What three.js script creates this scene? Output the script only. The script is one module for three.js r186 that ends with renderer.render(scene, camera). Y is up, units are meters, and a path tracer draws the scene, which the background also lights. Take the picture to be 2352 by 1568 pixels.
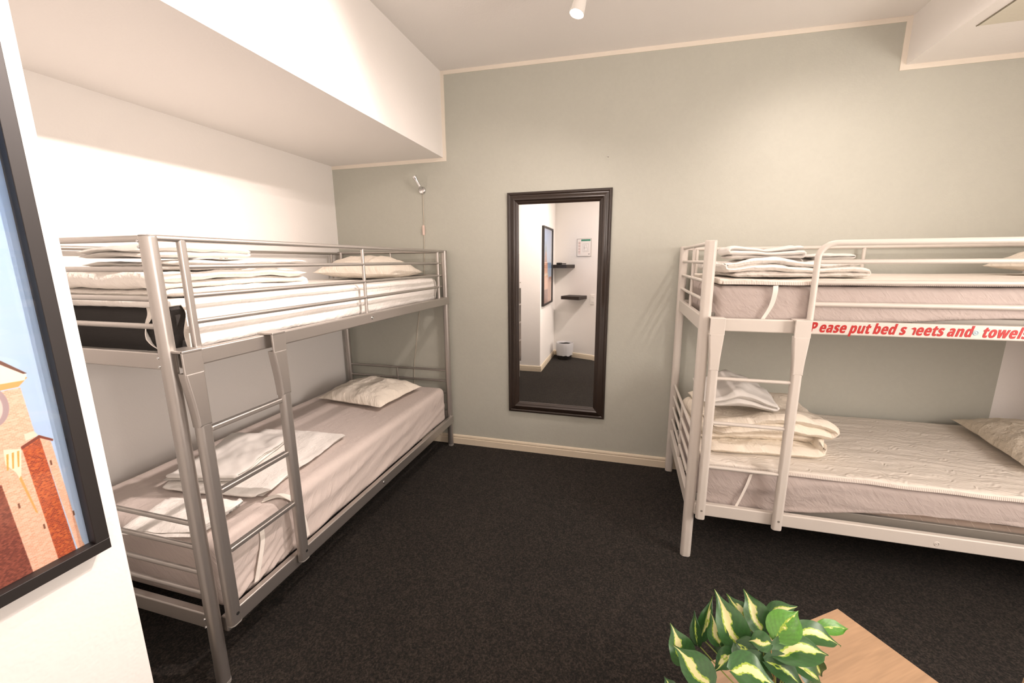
import * as THREE from 'three';
import { RoundedBoxGeometry } from 'three/addons/geometries/RoundedBoxGeometry.js';
import { mergeGeometries, mergeVertices, toCreasedNormals } from 'three/addons/utils/BufferGeometryUtils.js';
import { ImprovedNoise } from 'three/addons/math/ImprovedNoise.js';
import { FontLoader } from 'three/addons/loaders/FontLoader.js';
import { TextGeometry } from 'three/addons/geometries/TextGeometry.js';
import { RectAreaLightUniformsLib } from 'three/addons/lights/RectAreaLightUniformsLib.js';

// ------------------------------------------------------------------ camera, sky, exposure
RectAreaLightUniformsLib.init();
const scene = new THREE.Scene();
scene.background = new THREE.Color(0x9fb4cc);
const camera = new THREE.PerspectiveCamera(79.59, 1.5, 0.05, 60);
camera.position.set(0.709, 1.4983, 2.9811);
camera.rotation.order = 'YXZ';
camera.rotation.set(-0.1938, 0.2705, -0.007);
const renderer = new THREE.WebGLRenderer({ antialias: true });
renderer.toneMapping = THREE.LinearToneMapping;
renderer.toneMappingExposure = 1.06;
renderer.shadowMap.enabled = true;

const WARM = new THREE.Color(1.0, 0.84, 0.77);
// the ceiling spotlights: [x, y, z] of the lens, aim point, intensity (cd), half angle (deg)
const SPOTS = [
  { p: [0.44, 2.60, 0.87], aim: [-0.25, 0.0, 1.20], cd: 4.2, ang: 86, soft: 0.7, where: 'near the middle of the room, shining towards the floor' },
  { p: [0.95, 2.66, 1.50], aim: [-1.35, 1.52, 2.08], cd: 23, ang: 42, soft: 1.0, where: 'turned towards the silver bunk bed' },
  { p: [1.60, 2.62, 0.75], aim: [1.95, 0.6, 0.3], cd: 2.2, ang: 80, soft: 0.75, where: 'turned towards the wall above the white bunk bed' },
  { p: [2.35, 2.44, 2.55], aim: [3.25, 2.1, 3.0], cd: 3, ang: 62, soft: 1.0, where: 'under the right soffit, turned towards the right wall' },
  { p: [1.50, 2.66, 2.45], aim: [1.40, 1.60, 3.95], cd: 18, ang: 58, soft: 1.0, where: 'above the viewer, turned towards the front wall' },
  { p: [1.10, 2.66, 1.78], aim: [-0.05, 1.15, 3.35], cd: 6.5, ang: 45, soft: 1.0, where: 'turned towards the corner with the dark shelves' },
];
const DAY = { intensity: 17, color: new THREE.Color(1.0, 0.88, 0.80) };

// ------------------------------------------------------------------ helpers
const noise = new ImprovedNoise();
const N3 = (x, y, z) => noise.noise(x + 31.7, y + 17.3, z + 5.9);
function fbm(x, y, z, o = 3) { let s = 0, a = 1, f = 1; for (let i = 0; i < o; i++) { s += a * N3(x * f, y * f, z * f); a *= 0.5; f *= 2.03; } return s; }
function rng(seed) { let s = seed >>> 0; return () => { s = (s * 1664525 + 1013904223) >>> 0; return s / 4294967296; }; }
const V = (x, y, z) => new THREE.Vector3(x, y, z);

const used = {};
function numbered(n) { if (!(n in used)) { used[n] = 0; return n; } used[n]++; return n + '_' + String(used[n]).padStart(3, '0'); }
function shadows(o) { o.castShadow = true; o.receiveShadow = true; return o; }
function tag(o, label, category, group, kind) {
  if (label) o.userData.label = label; if (category) o.userData.category = category;
  if (group) o.userData.group = group; if (kind) o.userData.kind = kind; return o;
}
function thing(name, label, category, pos = [0, 0, 0], turn = 0, group) {
  const g = new THREE.Group(); g.name = numbered(name); g.position.set(...pos); g.rotation.y = turn; scene.add(g); return tag(g, label, category, group);
}
function part(name, geo, mat, parent, label) {
  const m = shadows(new THREE.Mesh(geo, mat)); m.name = name; parent.add(m); if (label) m.userData.label = label; return m;
}
function single(name, geo, mat, label, category, group) { const m = shadows(new THREE.Mesh(geo, mat)); m.name = numbered(name); scene.add(m); return tag(m, label, category, group); }
function structure(name, geo, mat, label, category = 'wall', parent = scene) {
  const m = shadows(new THREE.Mesh(geo, mat)); m.name = name; parent.add(m); return tag(m, label, category, null, 'structure');
}
function box(x0, x1, y0, y1, z0, z1) { const g = new THREE.BoxGeometry(x1 - x0, y1 - y0, z1 - z0); g.translate((x0 + x1) / 2, (y0 + y1) / 2, (z0 + z1) / 2); return worldUV(g); }
function rbox(x0, x1, y0, y1, z0, z1, r = 0.004, seg = 3) {
  const g = new RoundedBoxGeometry(x1 - x0, y1 - y0, z1 - z0, seg, r); g.translate((x0 + x1) / 2, (y0 + y1) / 2, (z0 + z1) / 2); return g;
}
// uv in metres from the face direction
function worldUV(g) {
  if (g.index) g = g.toNonIndexed();
  const p = g.attributes.position, n = g.attributes.normal, uv = new Float32Array(p.count * 2);
  for (let i = 0; i < p.count; i++) {
    const ax = Math.abs(n.getX(i)), ay = Math.abs(n.getY(i)), az = Math.abs(n.getZ(i));
    let u, v; if (ay >= ax && ay >= az) { u = p.getX(i); v = p.getZ(i); } else if (ax >= az) { u = p.getZ(i); v = p.getY(i); } else { u = p.getX(i); v = p.getY(i); }
    uv[2 * i] = u; uv[2 * i + 1] = v;
  }
  g.setAttribute('uv', new THREE.BufferAttribute(uv, 2)); return g;
}
function bar(a, b, r, seg = 14, r2 = r) {
  const A = V(...a), B = V(...b), d = B.clone().sub(A), g = new THREE.CylinderGeometry(r2, r, d.length(), seg, 1);
  g.translate(0, d.length() / 2, 0); g.applyQuaternion(new THREE.Quaternion().setFromUnitVectors(V(0, 1, 0), d.normalize())); g.translate(...a); return g;
}
function tube(pts, r, seg = 40, rad = 10, closed = false) { return new THREE.TubeGeometry(new THREE.CatmullRomCurve3(pts.map(p => V(...p)), closed, 'centripetal'), seg, r, rad, closed); }
function rrShape(w, d, r) {
  const s = new THREE.Shape(), x = -w / 2, y = -d / 2;
  s.moveTo(x + r, y); s.lineTo(x + w - r, y); s.absarc(x + w - r, y + r, r, -Math.PI / 2, 0); s.lineTo(x + w, y + d - r); s.absarc(x + w - r, y + d - r, r, 0, Math.PI / 2);
  s.lineTo(x + r, y + d); s.absarc(x + r, y + d - r, r, Math.PI / 2, Math.PI); s.lineTo(x, y + r); s.absarc(x + r, y + r, r, Math.PI, 1.5 * Math.PI); return s;
}
function rrPoly(pts) { const s = new THREE.Shape(); pts.forEach((p, i) => i ? s.lineTo(...p) : s.moveTo(...p)); s.closePath(); return s; }
// upright of rounded rectangular section, w along x, d along z
function post(x, z, y0, y1, w, d, r) {
  const b = 0.002, g = new THREE.ExtrudeGeometry(rrShape(w, d, r), { depth: y1 - y0 - 2 * b, bevelEnabled: true, bevelThickness: b, bevelSize: b, bevelOffset: -b, bevelSegments: 2, curveSegments: 8 });
  g.rotateX(-Math.PI / 2); g.translate(x, y0 + b, z); return g;
}
function bareUV(g) { // continuous uv in metres for soft things
  const p = g.attributes.position, uv = new Float32Array(p.count * 2);
  for (let i = 0; i < p.count; i++) { uv[2 * i] = p.getX(i) + 0.7 * p.getY(i); uv[2 * i + 1] = p.getZ(i) + 0.7 * p.getY(i); }
  g.setAttribute('uv', new THREE.BufferAttribute(uv, 2)); return g;
}
// box with rounded edges, finely divided, pushed along its normal by disp(x, y, z, nx, ny, nz)
function softBox(w, h, d, r, cell, disp) {
  const seg = v => Math.max(2, Math.round(v / cell));
  let g = new THREE.BoxGeometry(w, h, d, seg(w), Math.max(4, seg(h)), seg(d));
  g.deleteAttribute('uv'); g.deleteAttribute('normal'); g = mergeVertices(g, 1e-5);
  const p = g.attributes.position, q = V(0, 0, 0), n = V(0, 0, 0);
  for (let i = 0; i < p.count; i++) {
    const v = V(p.getX(i), p.getY(i), p.getZ(i));
    q.set(THREE.MathUtils.clamp(v.x, -w / 2 + r, w / 2 - r), THREE.MathUtils.clamp(v.y, -h / 2 + r, h / 2 - r), THREE.MathUtils.clamp(v.z, -d / 2 + r, d / 2 - r));
    n.copy(v).sub(q); if (n.lengthSq() > 1e-12) { n.normalize(); v.copy(q).addScaledVector(n, r); }
    if (disp) { const o = disp(v.x, v.y, v.z, n.x, n.y, n.z); if (typeof o === 'number') v.addScaledVector(n, o); else v.add(V(...o)); }
    p.setXYZ(i, v.x, v.y, v.z);
  }
  g.computeVertexNormals(); return bareUV(g);
}
// pillow lying in the xz plane, bottom near y = 0
function pillowGeo(w, d, t, seed, sag = 0, res = 56) {
  const pos = [], idx = [], n = res; const at = (i, j, s) => (s * (n + 1) + i) * (n + 1) + j;
  for (let s = 0; s < 2; s++) for (let i = 0; i <= n; i++) for (let j = 0; j <= n; j++) {
    const u = i / n * 2 - 1, v = j / n * 2 - 1;
    const e = Math.pow(Math.max(0, 1 - Math.pow(Math.abs(u), 2.6)), 0.62) * Math.pow(Math.max(0, 1 - Math.pow(Math.abs(v), 2.6)), 0.62);
    const pin = 1 - 0.05 * (1 - Math.abs(v) ** 3) * Math.abs(u) ** 4, pin2 = 1 - 0.06 * (1 - Math.abs(u) ** 3) * Math.abs(v) ** 4;
    const x = u * w / 2 * pin, z = v * d / 2 * pin2;
    const edge = 1 - Math.max(Math.abs(u), Math.abs(v));
    const rad = Math.sin((Math.atan2(v, u) * 9 + seed) + 4 * fbm(u * 2, v * 2, seed)) * 0.006 * Math.exp(-edge * 4.5) * (edge > 0.01 ? 1 : 0.3);
    const wr = fbm(u * 2.2 + seed, v * 2.2, seed * 0.7, 4) * 0.010 * (0.3 + e) + Math.abs(fbm(u * 3 + 7, v * 1.3 + seed, 3.3, 3)) * 0.012 * e;
    let y = s ? -t * 0.28 * e : t * 0.72 * e - sag * Math.exp(-(u * u + v * v) * 2.5) + (wr + rad) * (0.2 + 0.8 * Math.min(1, edge * 7));
    y += t * 0.28 + 0.004 * fbm(u * 3, v * 3, seed + 4);
    pos.push(x, Math.max(y, s ? 0 : 0.002), z);
  }
  for (let s = 0; s < 2; s++) for (let i = 0; i < n; i++) for (let j = 0; j < n; j++) {
    const a = at(i, j, s), b = at(i + 1, j, s), c = at(i + 1, j + 1, s), d2 = at(i, j + 1, s);
    if (s === 0) idx.push(a, d2, b, b, d2, c); else idx.push(a, b, d2, b, c, d2);
  }
  const ring = []; for (let i = 0; i < n; i++) ring.push([i, 0]); for (let j = 0; j < n; j++) ring.push([n, j]); for (let i = n; i > 0; i--) ring.push([i, n]); for (let j = n; j > 0; j--) ring.push([0, j]);
  for (let k = 0; k < ring.length; k++) { const [i, j] = ring[k], [i2, j2] = ring[(k + 1) % ring.length]; const a = at(i, j, 0), b = at(i2, j2, 0), c = at(i2, j2, 1), e = at(i, j, 1); idx.push(a, b, e, b, c, e); }
  const g = new THREE.BufferGeometry(); g.setAttribute('position', new THREE.Float32BufferAttribute(pos, 3)); g.setIndex(idx); g.computeVertexNormals(); return bareUV(g);
}
// cloth folded to and fro: n layers of thickness t, folds at the two ends of x (length L), depth D along z, base at y = 0
function foldedGeo(L, D, n, t, o = {}) {
  const seed = o.seed ?? 1, R = rng(Math.floor(seed * 977) + 3), amp = o.amp ?? 0.008, jit = o.jit ?? 0.02, nv = o.nv ?? 26, nx = o.nx ?? 22, f = o.freq ?? 5;
  const c = []; // centre line
  for (let k = 0; k < n; k++) {
    const ja = (R() - 0.5) * jit, jb = (R() - 0.5) * jit, dir = k % 2 === 0 ? 1 : -1;
    for (let i = 0; i <= nx; i++) { const s = i / nx * 2 - 1; const x = dir * s * (L / 2 - t / 2) + (s < 0 ? ja * -s : jb * s) ; c.push([x, t * (k + 0.5), k]); }
    if (k < n - 1) for (let i = 1; i < 6; i++) { const a = -Math.PI / 2 + Math.PI * i / 6; c.push([dir * (L / 2 - t / 2) + jb + dir * Math.cos(a) * t / 2 * (1 + 0.6 * R()), t * (k + 1) + Math.sin(a) * t / 2, k + i / 6]); }
  }
  const zj = []; for (let k = 0; k <= n; k++) zj.push([(R() - 0.5) * jit, (R() - 0.5) * jit]);
  const m = c.length, pos = [], idx = [];
  const warp = o.warp || ((x, y, z) => [x, y, z]);
  for (let j = 0; j <= nv; j++) {
    const v = j / nv * 2 - 1, endr = Math.sqrt(Math.max(0, 1 - Math.pow(Math.max(0, (Math.abs(v) - 0.9) / 0.1), 2)));
    for (let i = 0; i < m; i++) {
      const a = c[Math.max(0, i - 1)], b = c[Math.min(m - 1, i + 1)]; let tx = b[0] - a[0], ty = b[1] - a[1]; const l = Math.hypot(tx, ty) || 1; tx /= l; ty /= l;
      const ends = (i === 0 || i === m - 1) ? 0.25 : 1, ht = t * 0.49 * (0.12 + 0.88 * endr) * ends;
      const k = c[i][2], kk = Math.min(n, Math.floor(k)), z = v * (D / 2) + (v < 0 ? zj[kk][0] : zj[kk][1]) * Math.abs(v) + 0.012 * N3(c[i][0] * 4, k * 0.8, seed + (v > 0 ? 9 : 0)) * Math.abs(v);
      for (const s of [1, -1]) {
        const x = c[i][0] - ty * ht * s + 0.006 * N3(z * 6, k, seed) * (Math.abs(c[i][0]) > L * 0.4 ? 1 : 0.3);
        let y = c[i][1] + tx * ht * s;
        const rel = y / (n * t); y += amp * rel * fbm(x * f + seed, z * f, seed * 1.7 + k * 0.12, 4) + t * 0.16 * N3(x * 14, z * 14, k * 2 + seed) * (rel > 0.05 ? 1 : 0);
        const w = warp(x, Math.max(0.0005, y), z); pos.push(...w);
      }
    }
  }
  const P = (j, i, s) => (j * m + i) * 2 + s;
  for (let j = 0; j < nv; j++) for (let i = 0; i < m - 1; i++) {
    idx.push(P(j, i, 0), P(j + 1, i, 0), P(j, i + 1, 0), P(j, i + 1, 0), P(j + 1, i, 0), P(j + 1, i + 1, 0));
    idx.push(P(j, i, 1), P(j, i + 1, 1), P(j + 1, i, 1), P(j, i + 1, 1), P(j + 1, i + 1, 1), P(j + 1, i, 1));
  }
  for (let j = 0; j < nv; j++) { idx.push(P(j, 0, 0), P(j, 0, 1), P(j + 1, 0, 0), P(j, 0, 1), P(j + 1, 0, 1), P(j + 1, 0, 0)); const e = m - 1; idx.push(P(j, e, 0), P(j + 1, e, 0), P(j, e, 1), P(j, e, 1), P(j + 1, e, 0), P(j + 1, e, 1)); }
  for (let i = 0; i < m - 1; i++) { idx.push(P(0, i, 0), P(0, i + 1, 0), P(0, i, 1), P(0, i, 1), P(0, i + 1, 0), P(0, i + 1, 1)); idx.push(P(nv, i, 0), P(nv, i, 1), P(nv, i + 1, 0), P(nv, i, 1), P(nv, i + 1, 1), P(nv, i + 1, 0)); }
  const g = new THREE.BufferGeometry(); g.setAttribute('position', new THREE.Float32BufferAttribute(pos, 3)); g.setIndex(idx); g.computeVertexNormals(); return bareUV(g);
}
// flat band following a path of points, width w in direction dir, thickness th
function ribbon(pts, dirs, w, th = 0.0025) {
  const pos = [], idx = [], cv = new THREE.CatmullRomCurve3(pts.map(p => V(...p))), n = 30;
  for (let i = 0; i <= n; i++) {
    const p = cv.getPoint(i / n), t = cv.getTangent(i / n), f = i / n * (dirs.length - 1), k = Math.min(dirs.length - 2, Math.floor(f));
    const d = V(...dirs[k]).lerp(V(...dirs[k + 1]), f - k).normalize(), nn = t.clone().cross(d).normalize();
    for (const [a, b] of [[-1, -1], [1, -1], [1, 1], [-1, 1]]) { const q = p.clone().addScaledVector(d, a * w / 2).addScaledVector(nn, b * th / 2); pos.push(q.x, q.y, q.z); }
  }
  for (let i = 0; i < n; i++) for (let k = 0; k < 4; k++) { const a = i * 4 + k, b = i * 4 + (k + 1) % 4; idx.push(a, b, a + 4, b, b + 4, a + 4); }
  idx.push(0, 2, 1, 0, 3, 2); const e = n * 4; idx.push(e, e + 1, e + 2, e, e + 2, e + 3);
  let g = new THREE.BufferGeometry(); g.setAttribute('position', new THREE.Float32BufferAttribute(pos, 3)); g.setIndex(idx); g.computeVertexNormals(); g = toCreasedNormals(g, 0.7); return bareUV(g);
}

// ------------------------------------------------------------------ textures and materials
function dataTex(w, h, fn, srgb, rep) {
  const d = new Uint8Array(w * h * 4);
  for (let y = 0; y < h; y++) for (let x = 0; x < w; x++) { const c = fn(x, y), i = 4 * (y * w + x); d[i] = c[0]; d[i + 1] = c[1]; d[i + 2] = c[2]; d[i + 3] = 255; }
  const t = new THREE.DataTexture(d, w, h); t.magFilter = THREE.LinearFilter; t.minFilter = THREE.LinearMipmapLinearFilter; t.generateMipmaps = true; t.wrapS = t.wrapT = THREE.RepeatWrapping;
  if (srgb) t.colorSpace = THREE.SRGBColorSpace; if (rep) t.repeat.set(...rep); t.needsUpdate = true; return t;
}
// tiling value noise
function tileNoise(size, cells, seed) {
  const R = rng(seed), g = new Float32Array(cells * cells); for (let i = 0; i < g.length; i++) g[i] = R();
  return (x, y) => { const u = x / size * cells, v = y / size * cells, i = Math.floor(u), j = Math.floor(v), a = u - i, b = v - j, s = a * a * (3 - 2 * a), t = b * b * (3 - 2 * b);
    const G = (p, q) => g[((q % cells + cells) % cells) * cells + ((p % cells + cells) % cells)];
    return (G(i, j) * (1 - s) + G(i + 1, j) * s) * (1 - t) + (G(i, j + 1) * (1 - s) + G(i + 1, j + 1) * s) * t; };
}
const wallBump = (() => { const a = tileNoise(512, 128, 3), b = tileNoise(512, 40, 4), c = tileNoise(512, 9, 5); return dataTex(512, 512, (x, y) => { const v = 255 * (0.45 * a(x, y) + 0.35 * b(x, y) + 0.2 * c(x, y)); return [v, v, v]; }, false, [1.4, 1.4]); })();
function paint(hex, rough = 0.75, bump = 0.0006) { return new THREE.MeshStandardMaterial({ color: hex, roughness: rough, bumpMap: wallBump, bumpScale: bump }); }
const M = {};
M.white = paint(0xf3f0ec);
M.ceil = paint(0xf3f0ec, 0.8);
M.sage = (() => { // slightly uneven roller coat
  const a = tileNoise(512, 5, 21), b = tileNoise(512, 23, 22), c = tileNoise(512, 120, 23);
  const t = dataTex(512, 512, (x, y) => { const k = 1 + 0.008 * (a(x, y) - 0.5) + 0.008 * (b(x, y) - 0.5) + 0.012 * (c(x, y) - 0.5); return [190 * k, 191 * k, 180 * k]; }, true, [0.5, 0.5]);
  return new THREE.MeshStandardMaterial({ map: t, roughness: 0.55, bumpMap: wallBump, bumpScale: 0.0005 }); })();
M.trim = new THREE.MeshStandardMaterial({ color: 0xeee6d8, roughness: 0.5 });
M.base = new THREE.MeshStandardMaterial({ color: 0xe6d9c2, roughness: 0.4 });
const carpetTex = (() => {
  const S = 2048, a = tileNoise(S, 1000, 31), b = tileNoise(S, 420, 32), c = tileNoise(S, 60, 33), d = tileNoise(S, 7, 34), R = rng(35);
  const lum = new Float32Array(S * S);
  for (let y = 0; y < S; y++) for (let x = 0; x < S; x++) {
    const fibre = 0.5 * a(x * 1.0, y) + 0.5 * b(x, y); let v = 0.42 + 1.15 * (fibre - 0.5) + 0.07 * (c(x, y) - 0.5) + 0.05 * (d(x, y) - 0.5);
    if (R() < 0.003) v += 0.25; lum[y * S + x] = Math.max(0.02, v);
  }
  const col = dataTex(S, S, (x, y) => { const v = lum[y * S + x]; return [4 + 72 * v, 3 + 64 * v, 2 + 56 * v].map(q => Math.min(255, q)); }, true, [0.42, 0.42]);
  return col;
})();
M.carpet = new THREE.MeshStandardMaterial({ map: carpetTex, roughness: 1.0, bumpMap: carpetTex, bumpScale: 0.004 });
M.silver = new THREE.MeshStandardMaterial({ color: 0xbcb7b2, metalness: 0.86, roughness: 0.38 });
M.silverCap = new THREE.MeshStandardMaterial({ color: 0x8f8b86, metalness: 0.1, roughness: 0.5 });
M.chrome = new THREE.MeshStandardMaterial({ color: 0xd8d8d8, metalness: 1, roughness: 0.12 });
M.steel = new THREE.MeshStandardMaterial({ color: 0xa9a6a2, metalness: 0.9, roughness: 0.35 });
M.hole = new THREE.MeshStandardMaterial({ color: 0x151312, roughness: 0.9 });
M.whiteMetal = new THREE.MeshPhysicalMaterial({ color: 0xd9d2c9, roughness: 0.42, clearcoat: 0.25, clearcoatRoughness: 0.35 });
M.grayMetal = new THREE.MeshStandardMaterial({ color: 0x8d8880, metalness: 0.3, roughness: 0.5 });
M.blackMesh = new THREE.MeshStandardMaterial({ color: 0x1d1b1a, roughness: 0.7 });
const weave = (() => { const a = tileNoise(512, 256, 41), b = tileNoise(512, 60, 42); return dataTex(512, 512, (x, y) => { const v = 255 * (0.35 * (0.5 + 0.5 * Math.sin(x * Math.PI / 2)) + 0.25 * (0.5 + 0.5 * Math.sin(y * Math.PI / 2)) + 0.3 * a(x, y) + 0.1 * b(x, y)); return [v, v, v]; }, false, [4, 4]); })();
const crumple = (() => { const a = tileNoise(512, 10, 51), b = tileNoise(512, 22, 52), c = tileNoise(512, 48, 53); return dataTex(512, 512, (x, y) => { const r = n => 1 - Math.abs(2 * n - 1); const v = 255 * (0.5 * r(a(x, y)) + 0.3 * r(b(x, y)) + 0.2 * r(c(x, y))); return [v, v, v]; }, false, [3, 3]); })();
const ripple = (() => { // fine ripples of a washed cotton pad, running along u
  const a = tileNoise(512, 12, 61), b = tileNoise(512, 40, 62); return dataTex(512, 512, (x, y) => { const w = Math.sin(y / 512 * Math.PI * 2 * 22 + 16 * a(x, y) + 5 * b(x, y)); const v = 255 * (0.5 + 0.30 * w * b(y, x) * a((y * 3) % 512, x) * 2 + 0.30 * (a(x, y) - 0.5)); return [v, v, v]; }, false, [1.6, 1.6]); })();
function fabric(hex, bump = crumple, s = 0.004, rough = 0.95) { return new THREE.MeshPhysicalMaterial({ color: hex, roughness: rough, bumpMap: bump, bumpScale: s, sheen: 0.15, sheenRoughness: 0.6 }); }
M.sheetWhite = fabric(0xf0ece6, crumple, 0.003);
M.sheetBeige = fabric(0xcec2bb, crumple, 0.0025);
M.sheetPink = fabric(0xbcb0aa, crumple, 0.003);
M.pad = fabric(0xe9e1d6, ripple, 0.0035);
M.duvet = fabric(0xf0e6d6, crumple, 0.005);
M.duvetWhite = fabric(0xf3eee7, crumple, 0.005);
M.towel = fabric(0xf3efe9, weave, 0.002);
M.pillow = fabric(0xf0e7d9, crumple, 0.005);
M.pillowCream = fabric(0xece2d0, crumple, 0.005);
M.mattressDark = fabric(0x34312f, weave, 0.001);
M.mattressTan = (() => { const t = dataTex(256, 8, (x) => (x % 64 < 3 ? [206, 190, 176] : [184, 166, 152]), true, [4, 4]); return new THREE.MeshStandardMaterial({ map: t, roughness: 0.95 }); })();
M.strap = fabric(0xf1ebe2, weave, 0.0008);
M.stitch = (() => { const t = dataTex(64, 8, (x) => (x % 16 < 6 ? [196, 180, 168] : [238, 231, 223]), true, [17, 1]); return new THREE.MeshStandardMaterial({ map: t, roughness: 0.95 }); })();
M.frameDark = new THREE.MeshPhysicalMaterial({ color: 0x2c2018, roughness: 0.38, clearcoat: 0.35, clearcoatRoughness: 0.3, bumpMap: wallBump, bumpScale: 0.0003 });
M.frameBlack = new THREE.MeshStandardMaterial({ color: 0x231f1d, roughness: 0.5 });
M.mirror = new THREE.MeshStandardMaterial({ color: 0xf2f2f0, metalness: 1, roughness: 0.015 });
M.shelf = new THREE.MeshStandardMaterial({ color: 0x2b2420, roughness: 0.55 });
M.plastic = new THREE.MeshStandardMaterial({ color: 0xeeebe5, roughness: 0.35 });
M.blackPlastic = new THREE.MeshStandardMaterial({ color: 0x191716, roughness: 0.45 });
M.glass = new THREE.MeshPhysicalMaterial({ color: 0xffffff, transmission: 1, thickness: 0, roughness: 0.02, ior: 1.5 });
M.red = new THREE.MeshStandardMaterial({ color: 0xb81c18, roughness: 0.45 });
M.oak = (() => {
  const W = 1024, H = 1024, a = tileNoise(1024, 40, 71), b = tileNoise(1024, 200, 72), c = tileNoise(1024, 6, 73);
  const t = dataTex(W, H, (x, y) => { const g = a(x * 1.6, y * 0.16), f = b(x, y * 0.08), k = c(x, y * 0.4); const ring = 0.5 + 0.5 * Math.sin((x / 1024 * 40 + 5 * k + 1.2 * g) * 2); const v = 0.98 + 0.02 * ring + 0.06 * (g - 0.5) + 0.06 * (f - 0.5); return [180 * v, 148 * v, 116 * v]; }, true, [1.6, 1.6]);
  return new THREE.MeshPhysicalMaterial({ map: t, roughness: 0.45, clearcoat: 0.1, clearcoatRoughness: 0.4 }); })();

// ------------------------------------------------------------------ the room shell
const XL = -1.605, XR = 3.25, ZR = 3.95, XS = -0.635, YS = 2.25, XS2 = 2.132, YS2 = 2.537, XC = -0.38, ZC = 2.41;
const ceilY = x => 2.826 - 0.0178 * (x - XS);
structure('floor', box(XL - 0.15, XR + 0.15, -0.12, 0, -0.15, ZR + 0.15), M.carpet, 'dark charcoal brown carpet covering the whole floor', 'floor');
structure('wall_back', box(XL - 0.15, 2.83, 0, 3.0, -0.15, 0), M.sage, 'sage green painted wall behind the mirror and beds');
structure('wall_back_right', box(2.83, XR + 0.15, 0, 3.0, -0.15, 0.0), M.white, 'white painted wall strip beside the sage wall at lower right');
structure('wall_left', box(XL - 0.15, XL, 0, 3.0, 0, ZC), M.white, 'white wall along the silver bunk bed');
{ // wall corner carrying the framed picture, slightly rounded arris
  const s = new THREE.Shape(); const r = 0.008; s.moveTo(XL - 0.15, -ZC); s.lineTo(XC - r, -ZC); s.absarc(XC - r, -ZC - r, r, Math.PI / 2, 0, true); s.lineTo(XC, -3.507); s.lineTo(XC, -ZR - 0.15); s.lineTo(XL - 0.15, -ZR - 0.15); s.closePath();
  const g = new THREE.ExtrudeGeometry(s, { depth: 3.0, bevelEnabled: false, curveSegments: 6 }); g.rotateX(-Math.PI / 2);
  structure('wall_front_left', worldUV(g), M.white, 'white projecting wall corner at the left edge carrying the framed picture');
}
const RW = { a: V(XC, 0, 3.507), b: V(0.50, 0, 3.170) }; // slanted wall seen in the mirror
{
  const s = new THREE.Shape(); s.moveTo(RW.a.x, -RW.a.z); s.lineTo(RW.b.x, -RW.b.z); s.lineTo(0.58, -3.25); s.lineTo(0.58, -ZR); s.lineTo(RW.a.x, -ZR); s.closePath();
  const g = new THREE.ExtrudeGeometry(s, { depth: 3.0, bevelEnabled: false }); g.rotateX(-Math.PI / 2);
  structure('wall_front_slanted', worldUV(g), M.white, 'white slanted wall with two dark shelves, seen in the mirror');
}
structure('wall_front', box(XC, XR + 0.15, 0, 3.0, ZR, ZR + 0.15), M.white, 'white wall behind the viewer');
{ // right wall with a window opening
  const y0 = 1.0, y1 = 2.1, z0 = 1.7, z1 = 2.7;
  const g = mergeGeometries([box(XR, XR + 0.15, 0, y0, 0, ZR), box(XR, XR + 0.15, y1, 3.0, 0, ZR), box(XR, XR + 0.15, y0, y1, 0, z0), box(XR, XR + 0.15, y0, y1, z1, ZR)]);
  structure('wall_right', g, M.white, 'white wall at the far right with a small window');
  const w = structure('window_1', mergeGeometries([box(XR + 0.05, XR + 0.10, y0, y0 + 0.05, z0, z1), box(XR + 0.05, XR + 0.10, y1 - 0.05, y1, z0, z1), box(XR + 0.05, XR + 0.10, y0, y1, z0, z0 + 0.05), box(XR + 0.05, XR + 0.10, y0, y1, z1 - 0.05, z1)]), M.trim, 'white framed window in the right wall', 'window');
  part('pane', box(XR + 0.07, XR + 0.074, y0 + 0.05, y1 - 0.05, z0 + 0.05, z1 - 0.05), M.glass, w);
  const L = new THREE.RectAreaLight(DAY.color, DAY.intensity, z1 - z0 - 0.1, y1 - y0 - 0.1); L.position.set(XR + 0.04, (y0 + y1) / 2, (z0 + z1) / 2); L.lookAt(0, (y0 + y1) / 2 - 0.6, (z0 + z1) / 2 - 0.4); L.name = 'daylight'; scene.add(L);
}
{ // ceiling, gently out of level, with the two lowered boxes
  const s = new THREE.Shape(); s.moveTo(XL - 0.15, ceilY(XL - 0.15)); s.lineTo(XR + 0.15, ceilY(XR + 0.15)); s.lineTo(XR + 0.15, 3.1); s.lineTo(XL - 0.15, 3.1); s.closePath();
  const g = new THREE.ExtrudeGeometry(s, { depth: ZR + 0.15, bevelEnabled: false });
  structure('ceiling', worldUV(g), M.ceil, 'white main ceiling', 'ceiling');
  structure('ceiling_soffit_left', box(XL, XS, YS, ceilY(XS) + 0.05, 0, ZC + 0.0), M.ceil, 'white boxed soffit above the silver bunk bed', 'soffit');
  structure('ceiling_soffit_right', box(XS2, XR, YS2, ceilY(XS2) + 0.02, 0, ZR), M.ceil, 'white boxed soffit above the right end of the sage wall', 'soffit');
}
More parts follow.
